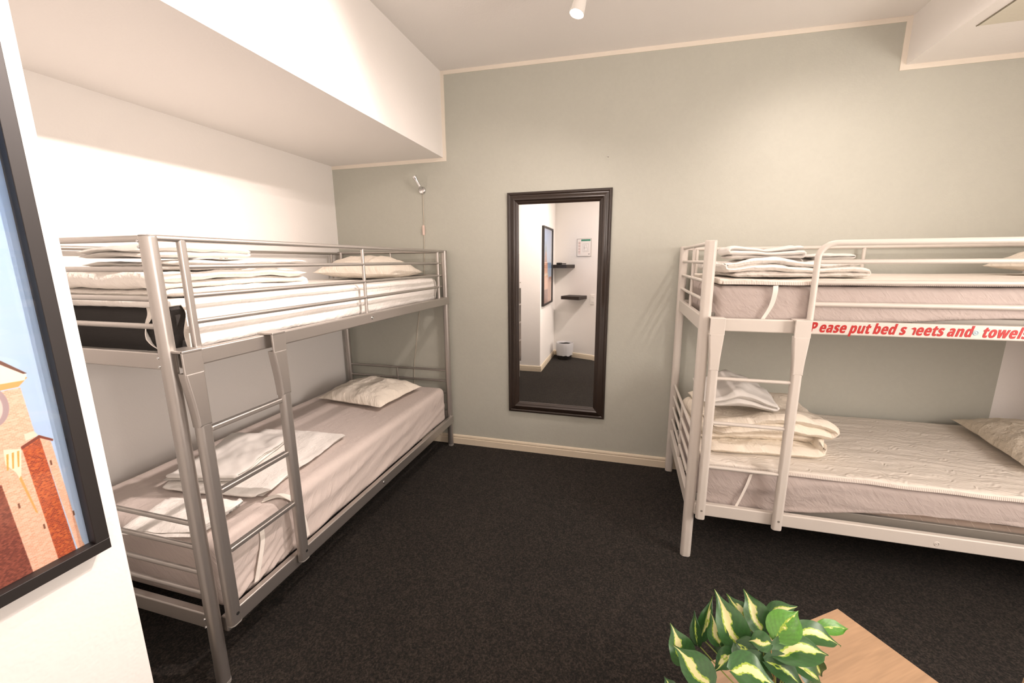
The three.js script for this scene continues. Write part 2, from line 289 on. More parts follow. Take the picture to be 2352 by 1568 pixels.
{ // narrow painted border where the sage wall meets soffits and ceiling
  const t = 0.026, d = 0.004;
  structure('trim_1', box(XL, XS + t, YS - t, YS, 0, d), M.trim, 'narrow white border under the left soffit', 'trim');
  structure('trim_2', box(XS, XS + t, YS, ceilY(XS), 0, d), M.trim, 'narrow white upright border beside the left soffit', 'trim');
  const s = new THREE.Shape(); s.moveTo(XS + t, ceilY(XS) - t); s.lineTo(XS2 - t, ceilY(XS2) - t); s.lineTo(XS2 - t, ceilY(XS2)); s.lineTo(XS + t, ceilY(XS)); s.closePath();
  structure('trim_3', worldUV(new THREE.ExtrudeGeometry(s, { depth: d, bevelEnabled: false })), M.trim, 'narrow white border under the main ceiling', 'trim');
  structure('trim_4', box(XS2 - t, XS2, YS2 - t, ceilY(XS2), 0, d), M.trim, 'narrow white upright border beside the right soffit', 'trim');
  structure('trim_5', box(XS2, XR, YS2 - t, YS2, 0, d), M.trim, 'narrow white border under the right soffit', 'trim');
}
function baseProfile() { const s = new THREE.Shape(); s.moveTo(0, 0); s.lineTo(0.014, 0); s.lineTo(0.014, 0.050); s.lineTo(0.011, 0.053); s.lineTo(0.011, 0.058); s.lineTo(0.013, 0.061); s.quadraticCurveTo(0.012, 0.076, 0.004, 0.078); s.lineTo(0, 0.078); s.closePath(); return s; }
function baseboard(name, x0, z0, x1, z1, label) { // room side lies to the left of the direction of travel
  const len = Math.hypot(x1 - x0, z1 - z0), g = new THREE.ExtrudeGeometry(baseProfile(), { depth: len, bevelEnabled: false, curveSegments: 4 });
  const dx = (x1 - x0) / len, dz = (z1 - z0) / len; // local z -> travel, local x -> room normal
  const m = new THREE.Matrix4().makeBasis(V(dz, 0, -dx), V(0, 1, 0), V(dx, 0, dz)); m.setPosition(x0, 0, z0); g.applyMatrix4(m); if (m.determinant() < 0) { const ix = g.index; }
  structure(name, g, M.base, label, 'baseboard');
}
baseboard('baseboard_back', XR, 0, XL, 0, 'cream wooden baseboard along the sage wall');
baseboard('baseboard_left', XL, 0, XL, ZC, 'cream wooden baseboard behind the silver bunk bed');
baseboard('baseboard_stub', XL, ZC, XC + 0.012, ZC, 'cream wooden baseboard on the end of the projecting wall');
baseboard('baseboard_front_left', XC, ZC - 0.012, XC, 3.5, 'cream wooden baseboard under the framed picture');
baseboard('baseboard_front', RW.a.x, RW.a.z, RW.b.x, RW.b.z, 'cream wooden baseboard behind the waste bin');

// ceiling hatch on the right soffit
{
  const t = thing('access_panel', 'flat cream access panel in the underside of the right soffit', 'access panel', [2.196, YS2, 0.378]);
  part('panel', rbox(0.006, 0.60, -0.004, 0.0, 0.006, 0.60, 0.0015), paint(0xdcd8c8), t);
  part('gap_frame', mergeGeometries([box(0, 0.004, -0.003, 0, 0, 0.606), box(0.004, 0.606, -0.0012, 0, 0, 0.003)]), new THREE.MeshStandardMaterial({ color: 0x8a8374, roughness: 0.8 }), t);
}

// ------------------------------------------------------------------ ceiling spotlights
SPOTS.forEach((s, i) => {
  const p = V(...s.p), dir = V(...s.aim).sub(p).normalize(), cy = s.p[0] > XS2 ? YS2 : ceilY(s.p[0]);
  const back = p.clone().addScaledVector(dir, -0.075);
  const g = thing('ceiling_spotlight', 'white adjustable ceiling spotlight ' + s.where, 'spotlight', [0, 0, 0], 0, 'ceiling spotlights');
  const bx = back.x, bz = back.z;
  part('base', bar([bx, cy - 0.022, bz], [bx, cy + 0.001, bz], 0.045, 32), M.plastic, g);
  part('arm', bar([bx, back.y, bz], [bx, cy - 0.02, bz], 0.007), M.chrome, g);
  const q = new THREE.Quaternion().setFromUnitVectors(V(0, 1, 0), dir);
  const prof = [[0.001, -0.085], [0.016, -0.084], [0.024, -0.075], [0.030, -0.035], [0.034, 0.004], [0.0355, 0.006], [0.0345, 0.008], [0.031, 0.006], [0.028, -0.002], [0.001, -0.004]].map(a => new THREE.Vector2(...a));
  const h = new THREE.LatheGeometry(prof, 32); h.applyQuaternion(q); h.translate(p.x, p.y, p.z); part('head', h, M.plastic, g);
  const d = new THREE.CylinderGeometry(0.027, 0.027, 0.003, 28); d.applyQuaternion(q); d.translate(p.x, p.y, p.z);
  const bulb = part('bulb', d, new THREE.MeshStandardMaterial({ color: 0xffffff, emissive: WARM, emissiveIntensity: 25 }), g, 'glowing lamp lens'); bulb.castShadow = false;
  const L = new THREE.SpotLight(WARM, s.cd, 0, THREE.MathUtils.degToRad(s.ang), s.soft, 2);
  const lp = p.clone().addScaledVector(dir, 0.012); L.position.copy(lp); L.target.position.set(...s.aim); L.castShadow = true; L.shadow.radius = 1.2; L.shadow.mapSize.set(2048, 2048); L.name = 'spot_light'; scene.add(L); scene.add(L.target);
});

// ------------------------------------------------------------------ bunk beds
function meshBase(parent, x0, x1, z0, z1, y, mat, along) { // wire mesh carrying the mattress
  const b = new THREE.Group(); b.name = 'mattress_support'; parent.add(b);
  const wx = [], n = 7; for (let i = 1; i < n; i++) { const x = x0 + (x1 - x0) * i / n; part('wire', bar([x, y, z0], [x, y, z1], 0.0025, 6), mat, b); }
  const mlen = 10; for (let i = 1; i < mlen; i++) { const z = z0 + (z1 - z0) * i / mlen; part('wire', bar([x0, y + 0.005, z], [x1, y + 0.005, z], 0.0025, 6), mat, b); }
  return b;
}
function bolt(parent, p, dir, r, mat) { const q = new THREE.Quaternion().setFromUnitVectors(V(0, 1, 0), V(...dir)); const g = new THREE.LatheGeometry([[0.0002, 0.0035], [0.35 * r, 0.0035], [0.36 * r, 0.0015], [0.55 * r, 0.0015], [0.56 * r, 0.0035], [0.85 * r, 0.003], [r, 0.001], [r, -0.001]].map(a => new THREE.Vector2(...a)), 16); g.applyQuaternion(q); g.translate(...p); return part('bolt', g, mat, parent); }

{ // silver bunk bed, long side along z
  const bed = thing('bunk_bed', 'silver metal bunk bed with ladder along the left wall', 'bunk bed', [0, 0, 0], 0);
  const xr = -0.6355, xl = -1.555, zf = 2.082, zb = 0.052, H = 1.58, m = M.silver;
  for (const [x, z] of [[xr, zf], [xr, zb], [xl, zf], [xl, zb]]) {
    const p = part('post', post(x, z, 0.012, H - 0.004, 0.042, 0.040, 0.017), m, bed);
    part('foot', post(x, z, 0, 0.014, 0.044, 0.042, 0.018), M.silverCap, p); part('cap', post(x, z, H - 0.005, H, 0.041, 0.039, 0.017), M.silverCap, p);
  }
  for (const [x, s] of [[xr, 1], [xl, -1]]) {
    const xo = x + s * 0.014;
    part('side_beam', rbox(xo - 0.014, xo + 0.014, 1.174, 1.229, zb - 0.012, zf - 0.024, 0.006), m, bed);
    part('side_beam', rbox(xo - 0.014, xo + 0.014, 0.200, 0.262, zb - 0.012, zf - 0.024, 0.006), m, bed);
  }
  // guard rail on the room side
  part('top_rail', bar([xr, 1.572, zb], [xr, 1.572, zf], 0.0098, 18), m, bed);
  for (const y of [1.487, 1.396, 1.312]) part('guard_rail', bar([xr, y, 0.165], [xr, y, 1.985], 0.0085), m, bed);
  part('guard_upright', post(xr, 1.990, 1.225, 1.570, 0.018, 0.026, 0.008), m, bed);
  part('guard_upright', bar([xr, 1.225, 1.066], [xr, 1.570, 1.066], 0.0085), m, bed);
  part('guard_upright', bar([xr, 1.225, 0.165], [xr, 1.570, 0.165], 0.0105), m, bed);
  // wall side: a single rail with short uprights
  part('top_rail', bar([xl, 1.565, zb], [xl, 1.565, zf], 0.0098, 18), m, bed);
  for (const z of [0.165, 1.066, 1.95]) part('guard_upright', bar([xl, 1.225, z], [xl, 1.565, z], 0.0085), m, bed);
  // both ends
  for (const z of [zf, zb]) {
    part('end_rail', bar([xl, 1.570, z], [xr, 1.570, z], 0.0098, 18), m, bed);
    for (const y of [1.482, 1.394, 1.310, 0.642, 0.553, 0.456, 0.374]) part('end_rail', bar([xl, y, z], [xr, y, z], 0.0085), m, bed);
    part('end_beam', rbox(xl, xr, 1.177, 1.230, z - 0.013, z + 0.013, 0.005), m, bed);
    part('end_beam', rbox(xl, xr, 0.240, 0.300, z - 0.013, z + 0.013, 0.005), m, bed);
    part('end_upright', bar([-1.095, 1.225, z], [-1.095, 1.570, z], 0.0085), m, bed);
    part('end_upright', bar([-1.095, 0.295, z], [-1.095, 0.642, z], 0.0085), m, bed);
  }
  // ladder hooked over the upper beam
  const lad = new THREE.Group(); lad.name = 'ladder'; bed.add(lad); const lx = -0.588;
  for (const zc of [2.046, 1.714]) {
    part('stile', post(lx, zc, 0.238, 0.99, 0.034, 0.044, 0.014), m, lad);
    const z0 = zc - 0.022, z1 = zc + 0.022, zt = zc + 0.040; // drawn with -z as shape x
    const s = rrPoly([[-z0, 1.236], [-zt, 1.236], [-zt, 1.160], [-z0, 1.160]]);
    const g = new THREE.ExtrudeGeometry(s, { depth: 0.004, bevelEnabled: true, bevelThickness: 0.002, bevelSize: 0.002, bevelOffset: -0.002, bevelSegments: 2 });
    g.rotateY(Math.PI / 2); g.translate(lx + 0.0105, 0, 0); part('hook', g, m, lad);
    part('hook_lip', rbox(-0.642, lx + 0.018, 1.229, 1.2375, z0, zt, 0.0025), m, lad);
    // flare: straight on the far edge, curving out on the near edge
    const s2 = new THREE.Shape(); s2.moveTo(-z0, 1.166); s2.lineTo(-zt, 1.166); s2.bezierCurveTo(-(zc + 0.036), 1.12, -(zc + 0.024), 1.06, -z1, 0.985); s2.lineTo(-z0, 0.985); s2.closePath();
    const g2 = new THREE.ExtrudeGeometry(s2, { depth: 0.0192, bevelEnabled: true, bevelThickness: 0.008, bevelSize: 0.006, bevelOffset: -0.006, bevelSegments: 4 }); g2.rotateY(Math.PI / 2); g2.translate(lx - 0.0096, 0, 0);
    part('flare', g2, m, lad);
    part('end_cap', post(lx, zc, 0.234, 0.240, 0.035, 0.045, 0.014), M.silverCap, lad);
    const hole = bar([lx + 0.0145, 0.275, zc - 0.004], [lx + 0.0178, 0.275, zc - 0.004], 0.006, 12); part('screw_hole', hole, M.hole, lad);
  }
  for (const y of [0.966, 0.741, 0.514]) { const g = rbox(lx - 0.013, lx + 0.012, y - 0.010, y + 0.008, 1.735, 2.026, 0.005); part('rung', g, m, lad); }
  bolt(bed, [xr + 0.028, 1.203, 1.06], [1, 0, 0], 0.0095, M.chrome); bolt(bed, [xr + 0.028, 0.232, 1.062], [1, 0, 0], 0.0095, M.chrome);
  for (const y of [1.545, 1.562, 1.19, 1.217, 0.255, 0.287]) bolt(bed, [xr - 0.012, y, zf + 0.019], [0, 0, 1], 0.0042, M.chrome);
  meshBase(bed, xl + 0.02, xr, zb + 0.01, zf - 0.01, 1.198, M.blackMesh); meshBase(bed, xl + 0.02, xr, zb + 0.01, zf - 0.01, 0.218, M.blackMesh);
}

let font;
{ // white bunk bed, long side along x
  const bed = thing('bunk_bed', 'white metal bunk bed with red lettering on the upper beam', 'bunk bed', [0, 0, 0], 0);
  const x0 = 1.066, x1 = 3.096, zf = 0.9386, zb = 0.040, H = 1.583, m = M.whiteMetal;
  for (const [x, z] of [[x0, zf], [x0, zb], [x1, zf], [x1, zb]]) {
    const p = part('post', post(x, z, 0.01, H - 0.003, 0.050, 0.040, 0.018), m, bed);
    part('foot', post(x, z, 0, 0.012, 0.049, 0.039, 0.018), m, p); part('cap', post(x, z, H - 0.004, H, 0.0485, 0.0385, 0.018), m, p);
  }
  const beamZ = zf + 0.012;
  const topBeam = part('side_beam', rbox(x0 + 0.022, x1 - 0.022, 1.180, 1.238, beamZ - 0.014, beamZ + 0.014, 0.006), m, bed);
  part('side_beam', rbox(x0 + 0.020, x1 - 0.020, 0.250, 0.314, beamZ - 0.014, beamZ + 0.014, 0.006), m, bed);
  for (const [a, b] of [[1.180, 1.238], [0.250, 0.314]]) part('side_beam', rbox(x0 + 0.02, x1 - 0.02, a, b, zb - 0.01, zb + 0.016, 0.006), m, bed);
  // guard rail with a rounded corner, room side
  const gx = 1.483, gy = 1.563, R = 0.062, cp = new THREE.CurvePath();
  cp.add(new THREE.LineCurve3(V(gx, 1.232, zf + 0.004), V(gx, gy - R, zf + 0.004)));
  cp.add(new THREE.CubicBezierCurve3(V(gx, gy - R, zf + 0.004), V(gx, gy - R * 0.45, zf + 0.004), V(gx + R * 0.45, gy, zf + 0.004), V(gx + R, gy, zf + 0.004)));
  cp.add(new THREE.LineCurve3(V(gx + R, gy, zf + 0.004), V(x1, gy, zf + 0.004)));
  part('guard_frame', new THREE.TubeGeometry(cp, 90, 0.0125, 14, false), m, bed);
  for (const y of [1.486, 1.401, 1.308]) part('guard_rail', bar([gx, y, zf + 0.004], [x1, y, zf + 0.004], 0.0098), m, bed);
  // wall side
  part('top_rail', bar([x0, 1.566, zb], [x1, 1.566, zb], 0.0105, 16), m, bed);
  for (const x of [1.145, 2.055, 2.98]) part('guard_upright', bar([x, 1.23, zb], [x, 1.566, zb], 0.0095), m, bed);
  // ends
  for (const x of [x0, x1]) {
    part('end_rail', bar([x, 1.571, zb], [x, 1.571, zf], 0.0095), m, bed);
    for (const y of [1.486, 1.399, 1.312, 0.650, 0.566, 0.482, 0.396]) part('end_rail', bar([x, y, zb], [x, y, zf], 0.0085), m, bed);
    part('end_beam', rbox(x - 0.012, x + 0.012, 1.168, 1.240, zb, zf, 0.005), m, bed);
    part('end_beam', rbox(x - 0.012, x + 0.012, 0.242, 0.318, zb, zf, 0.005), m, bed);
    part('end_upright', bar([x, 1.235, 0.47], [x, 1.571, 0.47], 0.0085), m, bed);
    part('end_upright', bar([x, 0.31, 0.47], [x, 0.650, 0.47], 0.0085), m, bed);
  }
  // ladder
  const lad = new THREE.Group(); lad.name = 'ladder'; bed.add(lad); const lz = zf + 0.040;
  for (const xc of [1.112, 1.445]) {
    part('stile', post(xc, lz, 0.244, 1.006, 0.042, 0.030, 0.013), m, lad);
    const w = 0.031, n = 0.021, s = rrPoly([[xc - w, 1.242], [xc + w, 1.242], [xc + w, 1.166], [xc - w, 1.166]]);
    const g = new THREE.ExtrudeGeometry(s, { depth: 0.004, bevelEnabled: true, bevelThickness: 0.002, bevelSize: 0.002, bevelOffset: -0.002, bevelSegments: 2 }); g.translate(0, 0, lz + 0.009); part('hook', g, m, lad);
    part('hook_lip', rbox(xc - w, xc + w, 1.236, 1.243, zf - 0.004, lz + 0.014, 0.002), m, lad);
    const s2 = new THREE.Shape(); s2.moveTo(xc - w, 1.172); s2.lineTo(xc + w, 1.172); s2.bezierCurveTo(xc + w, 1.14, xc + n + 0.002, 1.08, xc + n, 1.0); s2.lineTo(xc - n, 1.0); s2.bezierCurveTo(xc - n - 0.001, 1.08, xc - w, 1.14, xc - w, 1.172); s2.closePath();
    const g2 = new THREE.ExtrudeGeometry(s2, { depth: 0.0152, bevelEnabled: true, bevelThickness: 0.008, bevelSize: 0.006, bevelOffset: -0.006, bevelSegments: 4 }); g2.translate(0, 0, lz - 0.0076); part('flare', g2, m, lad);
    const hole = bar([xc + 0.002, 0.292, lz + 0.0135], [xc + 0.002, 0.292, lz + 0.0158], 0.0052, 12); part('screw_hole', hole, M.grayMetal, lad);
  }
  for (const y of [0.962, 0.746, 0.522]) part('rung', bar([1.13, y, lz], [1.43, y, lz], 0.0085), m, lad);
  // inner flange and wires under the mattresses
  for (const y of [1.205, 0.285]) part('base_flange', rbox(x0 + 0.03, x1 - 0.03, y, y + 0.052, zf - 0.046, zf - 0.028, 0.003), M.grayMetal, bed);
  meshBase(bed, x0 + 0.01, x1 - 0.01, zb + 0.01, zf - 0.05, 1.190, M.grayMetal); meshBase(bed, x0 + 0.01, x1 - 0.01, zb + 0.01, zf - 0.05, 0.254, M.grayMetal);
  bolt(bed, [2.065, 0.276, beamZ + 0.013], [0, 0, 1], 0.0115, M.whiteMetal);
  const bb = bolt(bed, [2.044, 1.2085, beamZ + 0.013], [0, 0, 1], 0.011, new THREE.MeshStandardMaterial({ color: 0xb9cdd3, roughness: 0.3 }));
  part('bolt_core', bar([2.044, 1.2085, beamZ + 0.013], [2.044, 1.2085, beamZ + 0.0155], 0.0038, 12), new THREE.MeshStandardMaterial({ color: 0x3c7f9c, roughness: 0.4 }), bb);
  // red adhesive letters; the l of the first word is gone, of the h only the arch is left
  font = await new FontLoader().loadAsync('fonts/droid/droid_sans_bold.typeface.json');
  const size = 0.041, depth = 0.0008, y = 1.1915;
  const put = (ch, x, dy = 0) => {
    let g;
    if (ch === '#') { const s = new THREE.Shape(), a = size; s.moveTo(0.02 * a, 0.62 * a); s.lineTo(0.30 * a, 0.76 * a); s.quadraticCurveTo(0.62 * a, 0.80 * a, 0.62 * a, 0.45 * a); s.lineTo(0.62 * a, 0); s.lineTo(0.40 * a, 0); s.lineTo(0.40 * a, 0.42 * a); s.quadraticCurveTo(0.40 * a, 0.56 * a, 0.25 * a, 0.56 * a); s.closePath(); g = new THREE.ExtrudeGeometry(s, { depth, bevelEnabled: false }); }
    else g = new TextGeometry(ch, { font, size, depth, curveSegments: 4, bevelEnabled: true, bevelThickness: 0.0001, bevelSize: 0.0011, bevelSegments: 1 });
    g.applyMatrix4(new THREE.Matrix4().set(0.765, 0.20, 0, 0, 0, 1, 0, 0, 0, 0, 1, 0, 0, 0, 0, 1)); g.translate(x, y + dy, beamZ + 0.0141);
    part('letter', g, M.red, topBeam);
  };
  const adv = ch => font.data.glyphs[ch].ha / font.data.resolution * size * 0.765;
  // words with the x of their first letter and the x where the next word begins
  const words = [['P', 1.476], ['ease', 1.511], ['put', 1.620], ['bed', 1.703], ['s', 1.795], ['#eets', 1.828], ['and', 1.952], ['towels', 2.062], ['in', 2.222], ['the', 2.270], ['basket', 2.356]].slice(0, 8);
  for (const [w, xs] of words) { let x = xs; for (const ch of w) { put(ch, x); x += ch === '#' ? size * 0.51 : adv(ch) * 1.03; } }
}

// ------------------------------------------------------------------ bedding of the silver bunk
const wrinkleSide = (amp, seed, dirz = 1) => (x, y, z, nx, ny, nz) => { // long slanting pulls in a fitted sheet
  const side = Math.max(0, Math.abs(nx)); const top = Math.max(0, ny);
  const a = Math.pow(Math.max(0, N3((z * 1.1 + y * 4.5 * dirz) * 3.2, y * 9, seed)), 1.4) * amp * 2.4;
  return side * (a + 0.5 * amp * fbm(z * 5, y * 16, seed)) + top * 0.0035 * fbm(x * 4, z * 3, seed + 3);
};
{ // lower mattress
  const t = thing('mattress', 'mattress in a fitted beige sheet on the lower silver bunk', 'mattress', [-1.088, 0.228, 1.050]);
  const w = 0.872, h = 0.283, d = 1.93;
  part('fitted_sheet', (() => { const g = softBox(w, h, d, 0.045, 0.014, (x, y, z, nx, ny, nz) => {
    const foot = Math.exp(-Math.pow((z - 0.80) / 0.18, 2));
    const gath = nx > 0.3 ? foot * 0.006 * Math.sin((z * 0.55 + y * 0.9) * 150 + 6 * N3(z * 5, y * 8, 2)) * Math.max(0, 1 - (y + 0.10) / 0.14) : 0;
    return wrinkleSide(0.007, 2)(x, y, z, nx, ny, nz) + gath * Math.abs(nx);
  }); g.translate(0, h / 2, 0); return g; })(), M.sheetBeige, t);
  part('strap', ribbon([[0.436, 0.245, 0.79], [0.447, 0.19, 0.80], [0.449, 0.10, 0.83], [0.446, 0.040, 0.85]], [[0, 0, 1], [0, 0.1, 1]], 0.020), M.strap, t, 'white elastic corner strap');
  part('strap', ribbon([[0.36, 0.287, 0.70], [0.40, 0.288, 0.655], [0.442, 0.255, 0.625], [0.452, 0.17, 0.60], [0.453, 0.05, 0.585]], [[0.5, 0, 1], [0.3, 0, 1], [0, 0, 1]], 0.030), M.strap, t, 'crumpled white corner strap');
}
{ // upper mattress: dark sides with a white cover held by corner straps
  const t = thing('mattress', 'dark sided mattress under a bright white cover on the upper silver bunk', 'mattress', [-1.100, 1.203, 1.050]);
  const w = 0.83, h = 0.165, d = 1.95;
  part('core', (() => { const g = softBox(w - 0.02, h, d, 0.045, 0.02, (x, y, z) => 0.003 * fbm(x * 3, y * 5, z * 3)); g.translate(0, h / 2, 0); return g; })(), M.mattressDark, t);
  part('cover', (() => { const g = softBox(w + 0.008, h + 0.004, d - 0.07, 0.038, 0.014, (x, y, z, nx, ny, nz) => wrinkleSide(0.006, 5, -1)(x, y, z, nx, ny, nz) + 0.003 * ny * fbm(x * 5, z * 5, 8)); g.translate(0, h / 2 + 0.006, -0.022); return g; })(), M.sheetWhite, t);
  part('cover_lip', (() => { const g = softBox(w - 0.05, 0.022, 0.12, 0.009, 0.01, (x, y, z) => 0.003 * fbm(x * 8, y * 4, z * 8)); g.translate(0, h + 0.002, d / 2 - 0.05); return g; })(), M.sheetWhite, t);
  part('strap', ribbon([[0.30, h + 0.002, d / 2 - 0.02], [0.335, h - 0.03, d / 2 + 0.001], [0.31, 0.085, d / 2 + 0.006], [0.325, 0.04, d / 2 + 0.006], [0.365, 0.002, d / 2 - 0.005]], [[1, 0, 0], [1, 0.2, 0], [0.6, 0, 1], [1, 0.1, 0]], 0.024), M.strap, t, 'white elastic corner strap');
  part('strap', ribbon([[0.385, h + 0.0, d / 2 - 0.07], [0.424, h - 0.03, d / 2 - 0.055], [0.431, 0.07, d / 2 - 0.035], [0.428, 0.0, d / 2 - 0.045]], [[0, 0, 1], [0, 0, 1]], 0.020), M.strap, t, 'white elastic corner strap');
}
single('pillow', (() => { const g = pillowGeo(0.62, 0.46, 0.155, 3.1); g.rotateX(0.0); g.rotateZ(-0.02); g.rotateY(0.08); g.translate(-1.09, 1.380, 0.335); return g; })(), M.pillow, 'plump white pillow at the head of the upper silver bunk', 'pillow', 'pillows on the bunk beds');
single('pillow', (() => { const g = pillowGeo(0.55, 0.50, 0.125, 7.4, 0.015); g.rotateY(-0.10); g.translate(-1.085, 0.512, 0.44); return g; })(), M.pillow, 'flat crumpled white pillow at the head of the lower silver bunk', 'pillow', 'pillows on the bunk beds');
// pile at the foot of the upper bunk: a folded duvet, a sheet, a rolled towel
single('folded_duvet', (() => { const g = foldedGeo(0.62, 0.66, 3, 0.0285, { seed: 2.1, amp: 0.016, jit: 0.05 }); g.rotateY(Math.PI / 2); g.translate(-1.10, 1.383, 1.64); return g; })(), M.duvetWhite, 'cream folded duvet at the foot of the upper silver bunk, lowest of its pile', 'duvet', 'folded bedding on the upper silver bunk');
single('folded_sheet', (() => { const g = foldedGeo(0.56, 0.56, 2, 0.017, { seed: 5.2, amp: 0.010, jit: 0.04, warp: (x, y, z) => [x, y + 0.006 + 0.006 * Math.sin(x * 9), z] }); g.rotateY(Math.PI / 2 + 0.06); g.translate(-1.09, 1.470, 1.56); return g; })(), M.sheetWhite, 'bright white folded sheet on the duvet of the upper silver bunk', 'sheet', 'folded bedding on the upper silver bunk');
single('folded_towel', (() => { const g = foldedGeo(0.42, 0.40, 2, 0.0235, { seed: 8.3, amp: 0.012, jit: 0.03, warp: (x, y, z) => [x, y * (1 - 0.35 * Math.pow(Math.abs(x) / 0.21, 3)) + 0.010 * Math.cos(z * 7), z] }); g.rotateY(Math.PI / 2 - 0.12); g.translate(-1.10, 1.516, 1.70); return g; })(), M.towel, 'white folded towel on top of the upper silver bunk pile', 'towel', 'folded bedding on the upper silver bunk');
// pile at the foot of the lower bunk
single('folded_sheet', (() => { const g = foldedGeo(0.60, 0.50, 3, 0.009, { seed: 3.3, amp: 0.014, jit: 0.06 }); g.rotateY(Math.PI / 2 + 0.10); g.translate(-1.02, 0.516, 1.46); return g; })(), M.sheetWhite, 'white folded sheet lying on the lower silver bunk', 'sheet', 'folded bedding on the lower silver bunk');
single('folded_towel', (() => { const g = foldedGeo(0.44, 0.34, 3, 0.011, { seed: 4.9, amp: 0.02, jit: 0.05, warp: (x, y, z) => [x, y * (1 + 0.5 * Math.sin(x * 8 + 1) * 0.4), z] }); g.rotateY(Math.PI / 2 + 0.25); g.translate(-1.12, 0.551, 1.52); return g; })(), M.towel, 'white rumpled towel on the folded sheet of the lower silver bunk', 'towel', 'folded bedding on the lower silver bunk');
single('pillow_case', (() => { const g = foldedGeo(0.34, 0.20, 2, 0.010, { seed: 6.1, amp: 0.02, jit: 0.04 }); g.rotateY(0.2); g.translate(-0.93, 0.516, 1.928); return g; })(), M.sheetWhite, 'small white folded pillow case at the foot rails of the lower silver bunk', 'linen', 'folded bedding on the lower silver bunk');

// ------------------------------------------------------------------ bedding of the white bunk
function whiteMattress(y, h, label, tan, edgeFn) {
  const w = 1.95, d = 0.853, t = thing('mattress', label, 'mattress', [2.082, y, 0.4975]);
  part('core', (() => { const g = softBox(w - 0.012, h - 0.004, d - 0.09, 0.03, 0.03); g.translate(0, h / 2, 0); return g; })(), tan, t);
  part('fitted_sheet', (() => { // open below: its hem follows edgeFn
    const g = softBox(w, h + 0.006, d, 0.035, 0.014, (x, y2, z, nx, ny, nz) => {
      const f = Math.max(0, Math.abs(nz)); const pull = Math.pow(Math.max(0, N3((x * 1.3 - y2 * 3.2) * 3.4, y2 * 9, y * 3)), 1.4) * 0.016;
      const left = Math.exp(-Math.pow((x + 0.62) / 0.22, 2)) * 0.006 * fbm(x * 9, y2 * 14, 3);
      const off = f * (pull + 0.004 * fbm(x * 5, y2 * 15, y) + left) + 0.003 * ny * fbm(x * 5, z * 5, 8);
      let dy = 0; const e = edgeFn(x); if (y2 < 0) dy = e * Math.min(1, -y2 / (h / 2));
      return [nx * off, ny * off + dy, nz * off];
    }); g.translate(0, h / 2 + 0.003, 0); return g; })(), M.sheetPink, t);
  return t;
}
{
  const t = whiteMattress(0.264, 0.226, 'mattress in a mauve beige sheet on the lower white bunk', M.mattressTan, x => 0.155 * THREE.MathUtils.smoothstep(x, -0.95, 0.40));
  part('strap', ribbon([[-0.752, 0.220, 0.432], [-0.762, 0.188, 0.4405], [-0.782, 0.118, 0.442], [-0.808, 0.038, 0.442]], [[1, 0.3, 0], [1, 0.35, 0]], 0.014), M.strap, t, 'white elastic corner strap');
  const t2 = whiteMattress(1.202, 0.174, 'mattress in a mauve beige sheet on the upper white bunk', M.mattressTan, x => 0.052 * THREE.MathUtils.smoothstep(x, -0.66, 0.15));
  part('strap', ribbon([[-0.740, 0.182, 0.432], [-0.742, 0.156, 0.4405], [-0.752, 0.096, 0.442], [-0.782, 0.030, 0.442]], [[1, 0.1, 0], [1, 0.4, 0]], 0.020), M.strap, t2, 'white elastic corner strap');
}
function topper(y, x0, x1, z0, z1, th, seed, label, group) {
  const w = x1 - x0, d = z1 - z0, t = thing('mattress_pad', label, 'mattress pad', [(x0 + x1) / 2, y, (z0 + z1) / 2], 0, group);
  const wave = (x, z) => 0.004 * fbm(x * 3, z * 5, seed) + 0.0035 * N3(x * 2.2, z * 30 + 3 * N3(x * 2, z * 4, seed), seed + 5);
  part('pad', (() => { const g = softBox(w, th, d, th * 0.42, 0.011, (x, y2, z, nx, ny, nz) => [0.006 * nx * N3(z * 6, 1, seed), (ny > 0.2 ? 1 : ny < -0.2 ? 0.2 : 0.5) * (wave(x, z) + 0.002), 0.010 * nz * N3(x * 5, 2, seed) * Math.abs(nz)]); g.translate(0, th / 2, 0); return g; })(), M.pad, t);
  const pts = [], n = 90; for (let i = 0; i <= n; i++) { const x = -w / 2 + 0.02 + (w - 0.04) * i / n; pts.push([x, th * 0.36 + 0.5 * wave(x, d / 2), d / 2 + 0.010 * N3(x * 5, 2, seed) + 0.0035]); }
  const g = ribbonLong(pts, th * 0.62); part('stitched_edge', g, M.stitch, t);
}
function ribbonLong(pts, w) { // upright band in the xy plane with u running along its length
  const pos = [], uv = [], idx = []; let u = 0;
  pts.forEach((p, i) => { if (i) u += Math.hypot(p[0] - pts[i - 1][0], p[1] - pts[i - 1][1]); for (const s of [-1, 1]) { pos.push(p[0], p[1] + s * w / 2, p[2] - (s > 0 ? 0.0015 : 0)); uv.push(u * 2.2, (s + 1) / 2); pos.push(p[0], p[1] + s * w / 2, p[2] - 0.003); uv.push(u * 2.2, (s + 1) / 2); } });
  for (let i = 0; i < pts.length - 1; i++) { const a = i * 4, b = a + 4; idx.push(a, b, a + 2, b, b + 2, a + 2, a + 1, a + 3, b + 1, b + 1, a + 3, b + 3, a, a + 1, b, a + 1, b + 1, b, a + 2, b + 2, a + 3, b + 2, b + 3, a + 3); }
  const g = new THREE.BufferGeometry(); g.setAttribute('position', new THREE.Float32BufferAttribute(pos, 3)); g.setAttribute('uv', new THREE.Float32BufferAttribute(uv, 2)); g.setIndex(idx); g.computeVertexNormals(); return g;
}
topper(0.500, 1.118, 3.045, 0.060, 0.932, 0.022, 3, 'rippled white quilted pad on the lower white bunk mattress', 'quilted mattress pads');
